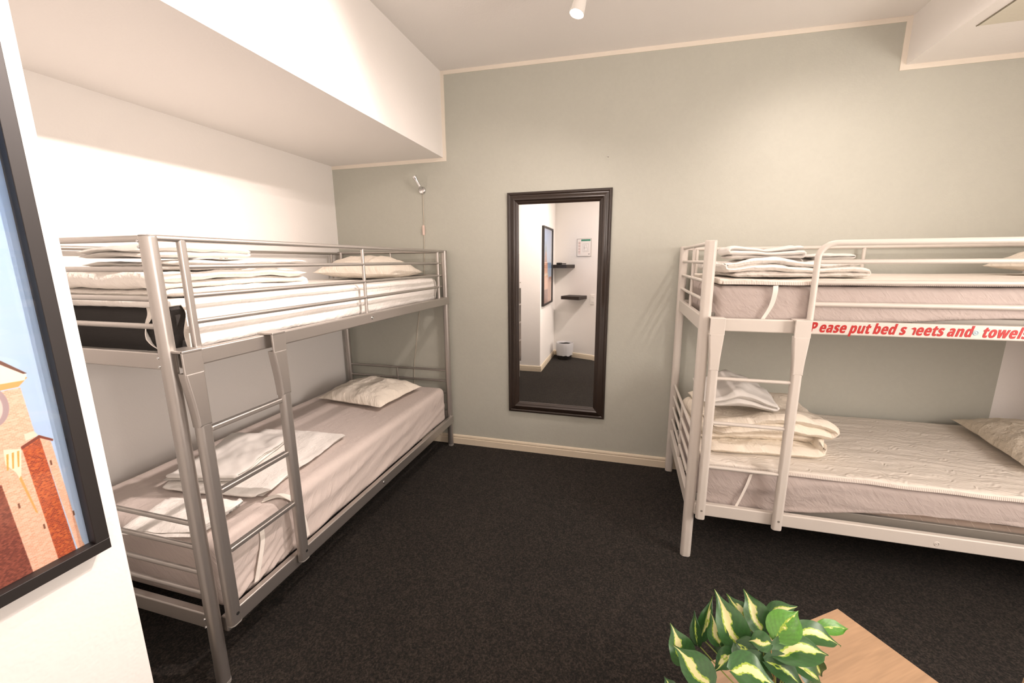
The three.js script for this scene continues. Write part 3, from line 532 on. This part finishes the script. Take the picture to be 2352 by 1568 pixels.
topper(1.387, 1.112, 3.045, 0.060, 0.924, 0.022, 9, 'white quilted pad on the upper white bunk mattress', 'quilted mattress pads');
single('pillow', (() => { const g = pillowGeo(0.50, 0.64, 0.12, 11.2); g.rotateY(-0.16); g.translate(2.79, 0.530, 0.44); return g; })(), M.pillowCream, 'cream crumpled pillow at the right end of the lower white bunk', 'pillow', 'pillows on the bunk beds');
single('pillow', (() => { const g = pillowGeo(0.50, 0.62, 0.14, 5.7); g.rotateY(0.05); g.translate(2.795, 1.417, 0.46); return g; })(), M.pillow, 'white pillow at the right edge on the upper white bunk', 'pillow', 'pillows on the bunk beds');
// upper pile
single('folded_duvet', (() => { const g = foldedGeo(0.56, 0.52, 3, 0.0245, { seed: 12.2, amp: 0.02, jit: 0.05, warp: (x, y, z) => [x, y * (1 + 0.12 * Math.sin(x * 11 + 2)), z] }); g.rotateY(0.05); g.translate(1.415, 1.417, 0.60); return g; })(), M.duvetWhite, 'white folded duvet at the left end of the upper white bunk', 'duvet', 'folded bedding on the upper white bunk');
single('folded_sheet', (() => { const g = foldedGeo(0.165, 0.40, 2, 0.011, { seed: 9.9, amp: 0.012, jit: 0.05, warp: (x, y, z) => [x, y + 0.12 * Math.max(0, x) * (x > 0 ? 0.35 : 0), z] }); g.rotateY(-0.08); g.translate(1.600, 1.493, 0.58); return g; })(), M.towel, 'thin white folded sheet beside the rolled towel on the upper white bunk', 'sheet', 'folded bedding on the upper white bunk');
single('rolled_towel', (() => { const g = foldedGeo(0.31, 0.34, 3, 0.0175, { seed: 14.4, amp: 0.008, jit: 0.02, warp: (x, y, z) => [x, y * (0.75 + 0.35 * Math.min(1, Math.abs(x) / 0.13)) - 0.06 * Math.pow(Math.max(0, Math.abs(x) - 0.11) / 0.05, 2) * y, z] }); g.rotateY(-0.05); g.translate(1.335, 1.501, 0.63); return g; })(), M.towel, 'white folded towel on top of the upper white bunk pile', 'towel', 'folded bedding on the upper white bunk');
// lower pile
single('folded_duvet', (() => { const g = foldedGeo(0.54, 0.56, 4, 0.042, { seed: 21.2, amp: 0.03, jit: 0.10, freq: 4, warp: (x, y, z) => [x + 0.12 * y, y * (1 + 0.10 * Math.sin(x * 8 + 1)), z] }); g.rotateY(0.10); g.translate(1.40, 0.530, 0.50); return g; })(), M.duvet, 'cream folded duvet at the left end of the lower white bunk', 'duvet', 'folded bedding on the lower white bunk');
single('folded_towel', (() => { const g = foldedGeo(0.36, 0.38, 2, 0.026, { seed: 17.5, amp: 0.02, jit: 0.03, warp: (x, y, z) => [x, y * 0.9 + 0.060 * Math.exp(-Math.pow((x - 0.02) / 0.11, 2)) * (0.3 + y / 0.05) * 0.75 - 0.10 * Math.pow(Math.max(0, x - 0.06), 1.3), z] }); g.rotateY(0.0); g.translate(1.30, 0.734, 0.53); return g; })(), M.towel, 'pale folded towel on top of the lower white bunk duvet', 'towel', 'folded bedding on the lower white bunk');

// ------------------------------------------------------------------ wall mirror
{
  const x0 = -0.142, x1 = 0.594, y0 = 0.334, y1 = 1.977, t = thing('wall_mirror', 'tall wall mirror in a dark brown moulded wooden frame', 'mirror', [0, 0, 0]);
  // moulding profile: u from outer edge inwards, h above the wall
  const prof = [[0, 0.001], [0, 0.016], [0.003, 0.019], [0.007, 0.019], [0.009, 0.022], [0.014, 0.024], [0.019, 0.022], [0.022, 0.019], [0.028, 0.020], [0.036, 0.026], [0.046, 0.033], [0.054, 0.034], [0.060, 0.030], [0.064, 0.024], [0.070, 0.0225], [0.074, 0.020], [0.078, 0.016], [0.0835, 0.014], [0.0845, 0.009], [0.0845, 0.001]];
  const corners = u => [[x0 + u, y0 + u], [x1 - u, y0 + u], [x1 - u, y1 - u], [x0 + u, y1 - u]];
  const nm = ['bottom_rail', 'side_rail', 'top_rail', 'side_rail'];
  for (let k = 0; k < 4; k++) {
    const pos = [], idx = []; prof.forEach(([u, h]) => { const c = corners(u); for (const q of [c[k], c[(k + 1) % 4]]) pos.push(q[0], q[1], h); });
    const n = prof.length; for (let i = 0; i < n - 1; i++) idx.push(2 * i, 2 * i + 1, 2 * i + 2, 2 * i + 1, 2 * i + 3, 2 * i + 2); idx.push(2 * n - 2, 2 * n - 1, 0, 2 * n - 1, 1, 0);
    let g = new THREE.BufferGeometry(); g.setAttribute('position', new THREE.Float32BufferAttribute(pos, 3)); g.setIndex(idx); g.computeVertexNormals(); g = toCreasedNormals(g, 0.5); part(nm[k], worldUV(g), M.frameDark, t);
  }
  // bevelled glass
  const a = 0.0845, b = 0.099, pos = [], idx = [];
  for (const [u, h] of [[a - 0.002, 0.0091], [b, 0.0092]]) for (const q of corners(u)) pos.push(q[0], q[1], h);
  for (let k = 0; k < 4; k++) { const l = (k + 1) % 4; idx.push(k, l, 4 + k, l, 4 + l, 4 + k); }
  let g = new THREE.BufferGeometry(); g.setAttribute('position', new THREE.Float32BufferAttribute(pos, 3)); g.setIndex(idx); g.computeVertexNormals(); g = toCreasedNormals(g, 0.001);
  part('glass_bevel', g, M.mirror, t);
  part('mirror_glass', box(x0 + b, x1 - b, y0 + b, y1 - b, 0.002, 0.0092), M.mirror, t, 'clear mirror glass');
  part('backing', box(x0 + 0.03, x1 - 0.03, y0 + 0.03, y1 - 0.03, 0.0005, 0.002), M.blackPlastic, t);
}

// ------------------------------------------------------------------ reading lamp on the sage wall
{
  const t = thing('reading_lamp', 'small chrome reading lamp with a cord on the sage wall above the silver bunk', 'wall lamp', [-0.815, 2.028, 0]);
  const d = new THREE.LatheGeometry([[0.0005, 0.020], [0.020, 0.019], [0.027, 0.013], [0.029, 0.004], [0.029, 0]].map(a => new THREE.Vector2(...a)), 28); d.rotateX(Math.PI / 2); part('wall_plate', d, M.chrome, t);
  part('swivel', bar([0, 0.012, 0.018], [-0.004, 0.026, 0.042], 0.008), M.chrome, t);
  const hd = new THREE.LatheGeometry([[0.0005, 0], [0.010, 0.001], [0.012, 0.006], [0.012, 0.055], [0.017, 0.068], [0.018, 0.084], [0.0165, 0.086], [0.014, 0.070], [0.0005, 0.066]].map(a => new THREE.Vector2(...a)), 24);
  hd.applyQuaternion(new THREE.Quaternion().setFromUnitVectors(V(0, 1, 0), V(-0.36, 0.86, 0.36).normalize())); hd.translate(0.002, 0.020, 0.040); part('lamp_head', hd, M.chrome, t);
  const gl = new THREE.CylinderGeometry(0.0155, 0.013, 0.012, 20); gl.translate(0, 0.080, 0); gl.applyQuaternion(new THREE.Quaternion().setFromUnitVectors(V(0, 1, 0), V(-0.36, 0.86, 0.36).normalize())); gl.translate(0.002, 0.020, 0.040); part('lamp_glass', gl, M.plastic, t, 'frosted white lamp glass');
  part('cord', tube([[0.004, -0.028, 0.006], [0.002, -0.12, 0.0045], [0.0, -0.24, 0.0045], [-0.004, -0.40, 0.0045], [-0.03, -0.75, 0.0045], [-0.085, -0.98, 0.0045], [-0.12, -1.20, 0.0045], [-0.148, -1.38, 0.0045], [-0.16, -1.62, 0.0045]], 0.0026, 80, 8), new THREE.MeshStandardMaterial({ color: 0xcfc6b6, roughness: 0.5 }), t);
  part('switch', rbox(-0.011, 0.007, -0.33, -0.255, 0.002, 0.018, 0.006), new THREE.MeshPhysicalMaterial({ color: 0xe2c9bd, roughness: 0.3 }), t, 'pale inline cord switch');
}
single('nail', bar([0.556, 2.175, 0], [0.556, 2.177, 0.012], 0.0035, 10), M.steel, 'small dark nail in the sage wall above the mirror', 'nail');

// ------------------------------------------------------------------ framed picture on the projecting wall
{
  const x = XC, z0 = 2.452, z1 = 3.152, y0 = 0.893, y1 = 1.950, t = thing('framed_picture', 'black framed photo print of a brick tower against blue sky', 'picture', [x, 0, 0]);
  const fw = 0.024, dp = 0.034;
  for (const [n, a, b, c, d] of [['frame_bottom', y0, y0 + fw, z0, z1], ['frame_top', y1 - fw, y1, z0, z1], ['frame_side', y0 + fw, y1 - fw, z0, z0 + fw], ['frame_side', y0 + fw, y1 - fw, z1 - fw, z1]]) part(n, rbox(0.001, dp, a, b, c, d, 0.0015), M.frameBlack, t);
  const W = 768, H = 1200, cv = document.createElement('canvas'); cv.width = W; cv.height = H; const c = cv.getContext('2d');
  const pz0 = z0 + fw - 0.004, pz1 = z1 - fw + 0.004, py0 = y0 + fw - 0.004, py1 = y1 - fw + 0.004;
  const X = z => (pz1 - z) / (pz1 - pz0) * W, Y = y => (py1 - y) / (py1 - py0) * H;
  const g = c.createLinearGradient(0, 0, 0, H); g.addColorStop(0, '#6f9ad2'); g.addColorStop(0.45, '#a3c2e6'); g.addColorStop(1, '#b6d0ee'); c.fillStyle = g; c.fillRect(0, 0, W, H);
  const R = rng(77);
  for (let i = 0; i < 60; i++) { c.fillStyle = `rgba(255,250,248,${0.02 + 0.05 * R()})`; c.beginPath(); c.ellipse(R() * W, R() * H * 0.7, 60 + 120 * R(), 8 + 18 * R(), 0.2, 0, 7); c.fill(); }
  const poly = (col, pts) => { c.fillStyle = col; c.beginPath(); pts.forEach(([z, y], i) => i ? c.lineTo(X(z), Y(y)) : c.moveTo(X(z), Y(y))); c.closePath(); c.fill(); };
  const bricks = (pts, base, cols, bw = 7, bh = 3.4) => { c.save(); c.beginPath(); pts.forEach(([z, y], i) => i ? c.lineTo(X(z), Y(y)) : c.moveTo(X(z), Y(y))); c.closePath(); c.clip(); c.fillStyle = base; c.fillRect(0, 0, W, H);
    const xs = pts.map(p => X(p[0])), ys = pts.map(p => Y(p[1])), xa = Math.min(...xs), xb = Math.max(...xs), ya = Math.min(...ys), yb = Math.max(...ys);
    for (let y = ya, r = 0; y < yb; y += bh, r++) for (let x2 = xa - (r % 2) * bw / 2; x2 < xb; x2 += bw) { c.fillStyle = cols[Math.floor(R() * cols.length)]; c.fillRect(x2 + 0.5, y + 0.5, bw - 1, bh - 1); } c.restore(); };
  const pale = ['#e9b094', '#eab99e', '#e2a487', '#f0c3aa', '#e5ab8e'], dark = ['#a8482a', '#b9562f', '#96402a', '#c76a38', '#8a3a28', '#7c3226'], umber = ['#8d4b3a', '#7b3f31', '#9c5644', '#6a352b'];
  // tower shaft, its stepped cornice, clock and upper stage
  bricks([[2.516, 1.184], [2.520, 1.274], [2.86, 1.274], [2.86, 0.9], [2.516, 0.9]], '#efc5ac', pale);
  bricks([[2.545, 1.322], [2.550, 1.48], [2.83, 1.48], [2.83, 1.322]], '#efc5ac', pale);
  poly('#e8a35f', [[2.508, 1.290], [2.536, 1.322], [2.86, 1.322], [2.86, 1.276], [2.522, 1.276]]); poly('#f6e7d3', [[2.508, 1.296], [2.536, 1.326], [2.86, 1.330], [2.86, 1.300], [2.512, 1.286]]); poly('#6b4638', [[2.507, 1.298], [2.536, 1.329], [2.545, 1.329], [2.512, 1.298]]);
  poly('#a0694f', [[2.60, 1.48], [2.69, 1.74], [2.78, 1.48]]); poly('#5d7c6c', [[2.64, 1.62], [2.69, 1.78], [2.74, 1.62]]);
  c.fillStyle = '#a79496'; c.beginPath(); c.ellipse(X(2.565), Y(1.250), 30, 46, 0, 0, 7); c.fill(); c.fillStyle = '#d9c6bd'; c.beginPath(); c.ellipse(X(2.567), Y(1.250), 23, 38, 0, 0, 7); c.fill(); c.strokeStyle = '#6b5a5c'; c.lineWidth = 3; c.beginPath(); c.moveTo(X(2.567), Y(1.25)); c.lineTo(X(2.567), Y(1.275)); c.moveTo(X(2.567), Y(1.25)); c.lineTo(X(2.553), Y(1.24)); c.stroke();
  // buttress: lit side, deep orange side, pale face, shaded wall
  bricks([[2.497, 1.157], [2.511, 1.172], [2.494, 0.9], [2.480, 0.9], [2.486, 0.93]], '#efc0a4', pale, 5, 3);
  bricks([[2.537, 1.162], [2.511, 1.172], [2.497, 0.9], [2.525, 0.9]], '#c5673a', dark, 5, 3.2);
  poly('#7c3b2a', [[2.538, 1.164], [2.511, 1.176], [2.493, 1.160], [2.494, 1.156], [2.511, 1.170], [2.538, 1.158]]); poly('#cfd8c4', [[2.512, 1.176], [2.516, 1.186], [2.530, 1.186], [2.530, 1.172]]);
  poly('#f6e6c9', [[2.538, 1.160], [2.560, 1.168], [2.562, 1.140], [2.552, 1.120], [2.548, 1.10]]); for (let i = 0; i < 3; i++) poly('#d8a24f', [[2.541 + i * 0.007, 1.158], [2.544 + i * 0.007, 1.158], [2.548 + i * 0.007, 1.128], [2.546 + i * 0.007, 1.128]]);
  poly('#d9a35c', [[2.547, 1.11], [2.550, 1.105], [2.540, 1.03], [2.537, 1.025]]);
  bricks([[2.573, 1.106], [2.86, 1.106], [2.86, 0.9], [2.562, 0.9]], '#80473a', umber, 5, 3.2);
  for (const [z, y] of [[2.56, 1.06], [2.535, 1.0], [2.505, 1.12], [2.49, 1.0]]) { c.fillStyle = '#6d4632'; c.fillRect(X(z), Y(y), 3, 12); }
  // the rest of the building
  bricks([[2.86, 1.20], [3.13, 1.20], [3.13, 0.9], [2.86, 0.9]], '#c98f74', ['#c48668', '#b87858', '#d29a7c']); poly('#a85f43', [[2.84, 1.20], [3.14, 1.20], [3.14, 1.27], [2.92, 1.27]]);
  const tex = new THREE.CanvasTexture(cv); tex.colorSpace = THREE.SRGBColorSpace; tex.anisotropy = 8;
  const pg = new THREE.PlaneGeometry(pz1 - pz0, py1 - py0); pg.rotateY(Math.PI / 2); pg.translate(0.012, (py0 + py1) / 2, (pz0 + pz1) / 2);
  part('print', pg, new THREE.MeshStandardMaterial({ map: tex, roughness: 0.6 }), t, 'colour photo print of a brick tower');
  part('backing', box(0.002, 0.0115, py0, py1, pz0, pz1), M.frameBlack, t);
  part('glazing', box(0.024, 0.0255, py0, py1, pz0, pz1), M.glass, t);
}

// ------------------------------------------------------------------ corner seen in the mirror
const rwDir = RW.b.clone().sub(RW.a).normalize(), rwTurn = Math.atan2(-rwDir.z, rwDir.x); // local x along the wall
const rwAt = (s, y, out = 0) => { const n = V(rwDir.z, 0, -rwDir.x); return RW.a.clone().addScaledVector(rwDir, s).addScaledVector(n, out).setY(y); };
// local frame on the slanted wall: x along it, -z out of the wall
function onSlant(name, label, category, s, y, group) { const p = rwAt(s, y); return thing(name, label, category, [p.x, p.y, p.z], rwTurn, group); }
{
  const a = onSlant('wall_shelf', 'dark floating shelf carrying a small black object, seen in the mirror', 'shelf', 0.20, 1.415, 'floating shelves');
  part('board', rbox(-0.15, 0.15, -0.025, 0.025, -0.26, 0, 0.002), M.shelf, a);
  const b = onSlant('wall_shelf', 'lower empty dark floating shelf, seen in the mirror', 'shelf', 0.415, 0.955, 'floating shelves');
  part('board', rbox(-0.15, 0.15, -0.025, 0.025, -0.26, 0, 0.002), M.shelf, b);
  const c = onSlant('clothes_brush', 'small black brush lying on the upper floating shelf', 'brush', 0.22, 1.440);
  part('handle', rbox(-0.01, 0.075, 0.006, 0.020, -0.19, -0.165, 0.006), M.blackPlastic, c); part('head', rbox(-0.075, -0.005, 0.0, 0.030, -0.205, -0.150, 0.008), M.blackPlastic, c);
  const e = onSlant('evacuation_plan', 'framed evacuation plan with a green header, seen in the mirror', 'sign', 0.50, 1.687);
  part('holder', rbox(-0.118, 0.118, -0.130, 0.130, -0.008, 0, 0.002), new THREE.MeshStandardMaterial({ color: 0xb9b3ad, roughness: 0.4 }), e);
  const cv = document.createElement('canvas'); cv.width = 360; cv.height = 400; const q = cv.getContext('2d'); q.fillStyle = '#f3eee9'; q.fillRect(0, 0, 360, 400); q.fillStyle = '#3f8f6f'; q.fillRect(10, 6, 250, 42);
  q.strokeStyle = '#9a9690'; q.lineWidth = 4; q.strokeRect(60, 110, 150, 190); q.strokeRect(115, 140, 60, 70); q.strokeRect(85, 210, 90, 70); q.fillStyle = '#6e6a66'; q.fillRect(174, 170, 8, 70); q.fillStyle = '#d98a80'; for (let i = 0; i < 9; i++) q.fillRect(276, 70 + i * 34, 60, 10); q.fillStyle = '#7fae9a'; for (let i = 0; i < 4; i++) q.fillRect(286, 88 + i * 70, 50, 8); q.fillStyle = '#59504a'; q.fillRect(24, 350, 36, 16);
  const tx = new THREE.CanvasTexture(cv); tx.colorSpace = THREE.SRGBColorSpace; const pg = new THREE.PlaneGeometry(0.218, 0.242); pg.rotateY(Math.PI); pg.translate(0, 0, -0.0088); part('sheet', pg, new THREE.MeshStandardMaterial({ map: tx, roughness: 0.3 }), e, 'printed plan with a green heading bar');
  const s = onSlant('wall_socket', 'white double wall socket on the slanted wall, seen in the mirror', 'socket', 0.665, 0.925);
  part('plate', rbox(-0.04, 0.04, -0.075, 0.075, -0.010, 0, 0.004), M.plastic, s); for (const y of [-0.036, 0.036]) { part('insert', bar([0, y, -0.0125], [0, y, -0.009], 0.020, 20), M.plastic, s); for (const x of [-0.009, 0.009]) part('socket_hole', bar([x, y, -0.0135], [x, y, -0.0120], 0.003, 8), M.hole, s); }
}
{
  const t = thing('waste_bin', 'black waste bin lined with a translucent white bag, seen in the mirror', 'waste bin', [-0.165, 0, 3.245]);
  part('bucket', new THREE.LatheGeometry([[0.001, 0], [0.100, 0], [0.104, 0.006], [0.120, 0.245], [0.124, 0.25], [0.121, 0.254], [0.117, 0.245], [0.101, 0.012], [0.001, 0.010]].map(a => new THREE.Vector2(...a)), 36), M.blackPlastic, t);
  const g = new THREE.LatheGeometry([[0.108, 0.238], [0.122, 0.262], [0.130, 0.258], [0.132, 0.20], [0.128, 0.13], [0.121, 0.085], [0.126, 0.070], [0.119, 0.068]].map(a => new THREE.Vector2(...a)), 72), p = g.attributes.position;
  for (let i = 0; i < p.count; i++) { const a = Math.atan2(p.getZ(i), p.getX(i)), y = p.getY(i), k = 1 + 0.05 * N3(Math.cos(a) * 4, y * 14, Math.sin(a) * 4) + 0.025 * N3(Math.cos(a) * 12, y * 30, Math.sin(a) * 12); p.setXYZ(i, p.getX(i) * k, y + 0.02 * N3(Math.cos(a) * 2, 3, Math.sin(a) * 2) * (y < 0.1 ? 1 : 0.2), p.getZ(i) * k); }
  g.computeVertexNormals(); part('bag', g, new THREE.MeshPhysicalMaterial({ color: 0xd8d8da, roughness: 0.35, transmission: 0.2, thickness: 0, side: THREE.DoubleSide }), t, 'white plastic liner bag');
}

// ------------------------------------------------------------------ side table, stool and plant
const TB = { c: [1.376, 1.685], u: [0.573, 0.8195], v: [-0.8195, 0.573], s: 0.55 }; // far corner and the two edge directions
const TC = [TB.c[0] + (TB.u[0] + TB.v[0]) * TB.s / 2, TB.c[1] + (TB.u[1] + TB.v[1]) * TB.s / 2];
{
  const t = thing('side_table', 'square oak veneer side table under the potted plant', 'table', [TC[0], 0, TC[1]], Math.atan2(-TB.u[1], TB.u[0]));
  const h = TB.s / 2; const top = rbox(-h, h, 0.40, 0.45, -h, h, 0.0015); part('table_top', worldUV(top), M.oak, t);
  for (const sx of [-1, 1]) for (const sz of [-1, 1]) part('leg', worldUV(rbox(sx > 0 ? h - 0.05 : -h, sx > 0 ? h : -h + 0.05, 0, 0.401, sz > 0 ? h - 0.05 : -h, sz > 0 ? h : -h + 0.05, 0.0015)), M.oak, t);
}
{
  const t = thing('stool', 'round light wooden stool cut off at the lower right corner', 'stool', [1.932, 0, 1.985]);
  part('seat', new THREE.LatheGeometry([[0.001, 0.42], [0.24, 0.42], [0.2655, 0.425], [0.2695, 0.435], [0.2655, 0.447], [0.25, 0.45], [0.001, 0.45]].map(a => new THREE.Vector2(...a)), 56), M.oak, t);
  for (let k = 0; k < 4; k++) { const a = k * Math.PI / 2 + 0.6; part('leg', bar([Math.cos(a) * 0.20, 0, Math.sin(a) * 0.20], [Math.cos(a) * 0.15, 0.422, Math.sin(a) * 0.15], 0.014, 12, 0.018), M.oak, t); }
}
{
  const P0 = V(1.075, 0.45, 2.135), t = thing('potted_plant', 'trailing potted plant with cream striped green leaves on the side table', 'plant', [P0.x, P0.y, P0.z]);
  part('pot', new THREE.LatheGeometry([[0.001, 0], [0.050, 0], [0.053, 0.004], [0.066, 0.105], [0.068, 0.11], [0.066, 0.114], [0.062, 0.11], [0.058, 0.09], [0.001, 0.088]].map(a => new THREE.Vector2(...a)), 40), M.blackPlastic, t);
  const soil = new THREE.CylinderGeometry(0.059, 0.059, 0.006, 30); soil.translate(0, 0.092, 0); part('soil', soil, new THREE.MeshStandardMaterial({ color: 0x1c1410, roughness: 1 }), t);
  // three leaf prints: green with a cream and lime flame down the middle
  const leafTex = (seed, w, base, fl) => { const S = 256, a = tileNoise(S, 9, seed), b = tileNoise(S, 30, seed + 1); return dataTex(S, S, (x, y) => {
    const u = x / S * 2 - 1, v = y / S, n = a(x, y) - 0.5, n2 = b(x, y) - 0.5, centre = fl * 0.5 * Math.sin(v * 5 + seed) + 0.25 * n, dist = Math.abs(u - centre), half = w * (0.25 + 0.9 * Math.sin(Math.min(1, v * 1.15) * 2.6)) + 0.25 * n + 0.10 * n2;
    const vein = 0.03 * Math.cos((v * 22 - Math.abs(u) * 9) * 2); let c = base.map(k => k * (1 + vein + 0.10 * n2));
    const lime = [158, 186, 62], cream = [226, 222, 160]; const m1 = THREE.MathUtils.smoothstep(half + 0.10 - dist, 0, 0.05), m2 = THREE.MathUtils.smoothstep(half - dist, 0, 0.05);
    c = c.map((k, i) => k * (1 - m1) + lime[i] * m1); c = c.map((k, i) => k * (1 - m2) + cream[i] * m2); return c.map(k => Math.max(0, Math.min(255, k))); }, true); };
  const LM = [leafTex(3, 0.22, [50, 96, 44], 0.35), leafTex(9, 0.14, [42, 88, 38], -0.3), leafTex(15, 0.02, [86, 146, 48], 0.1), leafTex(22, 0.04, [38, 78, 36], 0.2)].map(tx => new THREE.MeshPhysicalMaterial({ map: tx, roughness: 0.42, clearcoat: 0.2, clearcoatRoughness: 0.4, side: THREE.DoubleSide }));
  // leaf: heart-shaped blade from base to tip, cupped along the midrib, with thickness
  function leafGeo(base, tip, width, nrm, droop, cup, seed) {
    const B = V(...base), T = V(...tip), ax = T.clone().sub(B), L = ax.length(); ax.normalize(); const nn = V(...nrm); nn.addScaledVector(ax, -nn.dot(ax)).normalize(); const sd = ax.clone().cross(nn).normalize();
    const nu = 14, nv = 8, pos = [], uv = [], idx = [];
    const prof = s => { const q = Math.pow(Math.sin(Math.PI * Math.pow(s, 0.60)), 0.85), k = THREE.MathUtils.smoothstep(s, 0.55, 0.95); return q * (1 - 0.62 * k); };
    for (let i = 0; i <= nu; i++) for (let j = 0; j <= nv; j++) {
      const s = i / nu, k = j / nv * 2 - 1, hw = width / 2 * prof(Math.min(0.999, Math.max(0.001, s))) + 0.0006;
      const back = -0.10 * L * Math.pow(Math.abs(k), 1.2) * Math.pow(1 - s, 4); // lobes at the base
      const hgt = droop * L * Math.sin(Math.PI * s) + cup * hw * Math.abs(k) + 0.006 * N3(s * 3, k * 2, seed) * Math.abs(k);
      const p = B.clone().addScaledVector(ax, s * L + back).addScaledVector(sd, k * hw).addScaledVector(nn, hgt); pos.push(p.x - P0.x, p.y - P0.y, p.z - P0.z); uv.push((k + 1) / 2, s);
    }
    for (let i = 0; i < nu; i++) for (let j = 0; j < nv; j++) { const a = i * (nv + 1) + j, b = a + nv + 1; idx.push(a, a + 1, b, a + 1, b + 1, b); }
    const g = new THREE.BufferGeometry(); g.setAttribute('position', new THREE.Float32BufferAttribute(pos, 3)); g.setAttribute('uv', new THREE.Float32BufferAttribute(uv, 2)); g.setIndex(idx); g.computeVertexNormals(); return g;
  }
  const stemM = new THREE.MeshStandardMaterial({ color: 0x8a9a48, roughness: 0.5 }), stemB = new THREE.MeshStandardMaterial({ color: 0x9b7a4e, roughness: 0.6 });
  // [base, tip, width, normal, droop, cup, print]
  const LEAVES = /*LEAVES*/[
    [[0.875, 0.6, 2.131], [0.844, 0.665, 2.099], 0.06, [-0.07, 1.23, 0.42], 0.1, 0.25, 0],
    [[0.918, 0.61, 2.184], [0.847, 0.645, 2.137], 0.068, [-0.1, 1.34, 0.71], 0.12, 0.25, 0],
    [[0.907, 0.62, 2.095], [0.9, 0.68, 2.064], 0.026, [-0.3, 0.96, 0.32], 0.05, 0.9, 3],
    [[0.919, 0.62, 2.076], [0.945, 0.7, 2.029], 0.03, [-0.16, 0.86, 0.53], 0.06, 0.8, 1],
    [[0.95, 0.64, 2.102], [0.934, 0.69, 2.072], 0.046, [-0.07, 0.99, 0.63], 0.1, 0.3, 0],
    [[0.99, 0.64, 2.094], [0.942, 0.735, 2.048], 0.07, [-0.11, 0.85, 0.58], 0.1, 0.3, 0],
    [[1.028, 0.65, 2.059], [0.978, 0.7, 2.012], 0.062, [-0.29, 1.04, 0.44], 0.08, 0.3, 1],
    [[1.044, 0.66, 2.062], [1.014, 0.72, 2.011], 0.06, [-0.09, 1.04, 0.38], 0.1, 0.35, 0],
    [[1.083, 0.64, 1.994], [1.148, 0.665, 1.97], 0.045, [-0.2, 1.2, 0.45], 0.12, 0.3, 0],
    [[1.062, 0.68, 2.096], [1.119, 0.715, 2.043], 0.066, [-0.36, 1.02, 0.76], 0.12, 0.25, 2],
    [[1.218, 0.58, 1.928], [1.299, 0.565, 1.894], 0.036, [-0.03, 1.14, 0.73], 0.1, 0.25, 2],
    [[1.119, 0.645, 2.035], [1.237, 0.6, 1.994], 0.056, [-0.08, 1.01, 0.32], 0.12, 0.3, 0],
    [[1.054, 0.665, 2.126], [1.181, 0.63, 2.06], 0.064, [-0.16, 1.12, 0.44], 0.14, 0.3, 0],
    [[1.042, 0.69, 2.125], [1.002, 0.675, 2.115], 0.04, [-0.33, 1.05, 0.51], 0.12, 0.3, 0],
    [[1.163, 0.6, 2.041], [1.194, 0.53, 2.018], 0.026, [-0.36, 0.99, 0.48], 0.05, 0.7, 1],
    [[1.03, 0.66, 2.143], [1.107, 0.61, 2.137], 0.058, [-0.03, 1.16, 0.39], 0.12, 0.35, 3],
    [[1.096, 0.62, 2.088], [1.173, 0.56, 2.07], 0.056, [-0.35, 1.08, 0.35], 0.12, 0.35, 1],
    [[0.95, 0.68, 2.202], [1.039, 0.65, 2.187], 0.076, [-0.33, 1.14, 0.29], 0.14, 0.25, 0],
    [[0.982, 0.66, 2.112], [1.022, 0.65, 2.147], 0.058, [-0.19, 1.04, 0.62], 0.12, 0.3, 3],
    [[0.983, 0.66, 2.156], [1.048, 0.62, 2.143], 0.058, [-0.06, 1.22, 0.6], 0.12, 0.3, 3],
    [[0.981, 0.64, 2.118], [0.935, 0.6, 2.141], 0.038, [-0.21, 1.21, 0.43], 0.1, 0.5, 1],
    [[0.963, 0.6, 2.091], [0.99, 0.66, 2.067], 0.05, [-0.12, 1.02, 0.5], 0.1, 0.3, 3],
    [[0.849, 0.56, 2.175], [0.831, 0.58, 2.16], 0.03, [-0.21, 1.26, 0.57], 0.1, 0.3, 3],
    [[1.032, 0.6, 2.067], [1.076, 0.63, 2.061], 0.06, [-0.41, 0.89, 0.37], 0.1, 0.3, 3],
    [[1.145, 0.56, 2.034], [1.177, 0.52, 2.031], 0.05, [-0.41, 0.91, 0.31], 0.1, 0.3, 3],
    [[1.108, 0.6, 2.024], [1.152, 0.62, 2.019], 0.055, [-0.2, 0.93, 0.75], 0.1, 0.3, 3]
  ];
  LEAVES.forEach(([b, tp, w, n, dr, cu, m], i) => {
    const lf = part('leaf', leafGeo(b, tp, w, n, dr, cu, i * 1.7), LM[m], t);
    const R = rng(i + 5), r0 = [ (R() - 0.5) * 0.06, 0.09, (R() - 0.5) * 0.06 ], e = [b[0] - P0.x, b[1] - P0.y, b[2] - P0.z], md = [(r0[0] + e[0]) / 2, (0.09 + e[1]) / 2 - 0.012, (r0[2] + e[2]) / 2];
    part('stem', tube([r0, md, e], 0.0014, 14, 6), i % 4 === 1 ? stemB : stemM, lf);
  });
}
renderer.render(scene, camera);
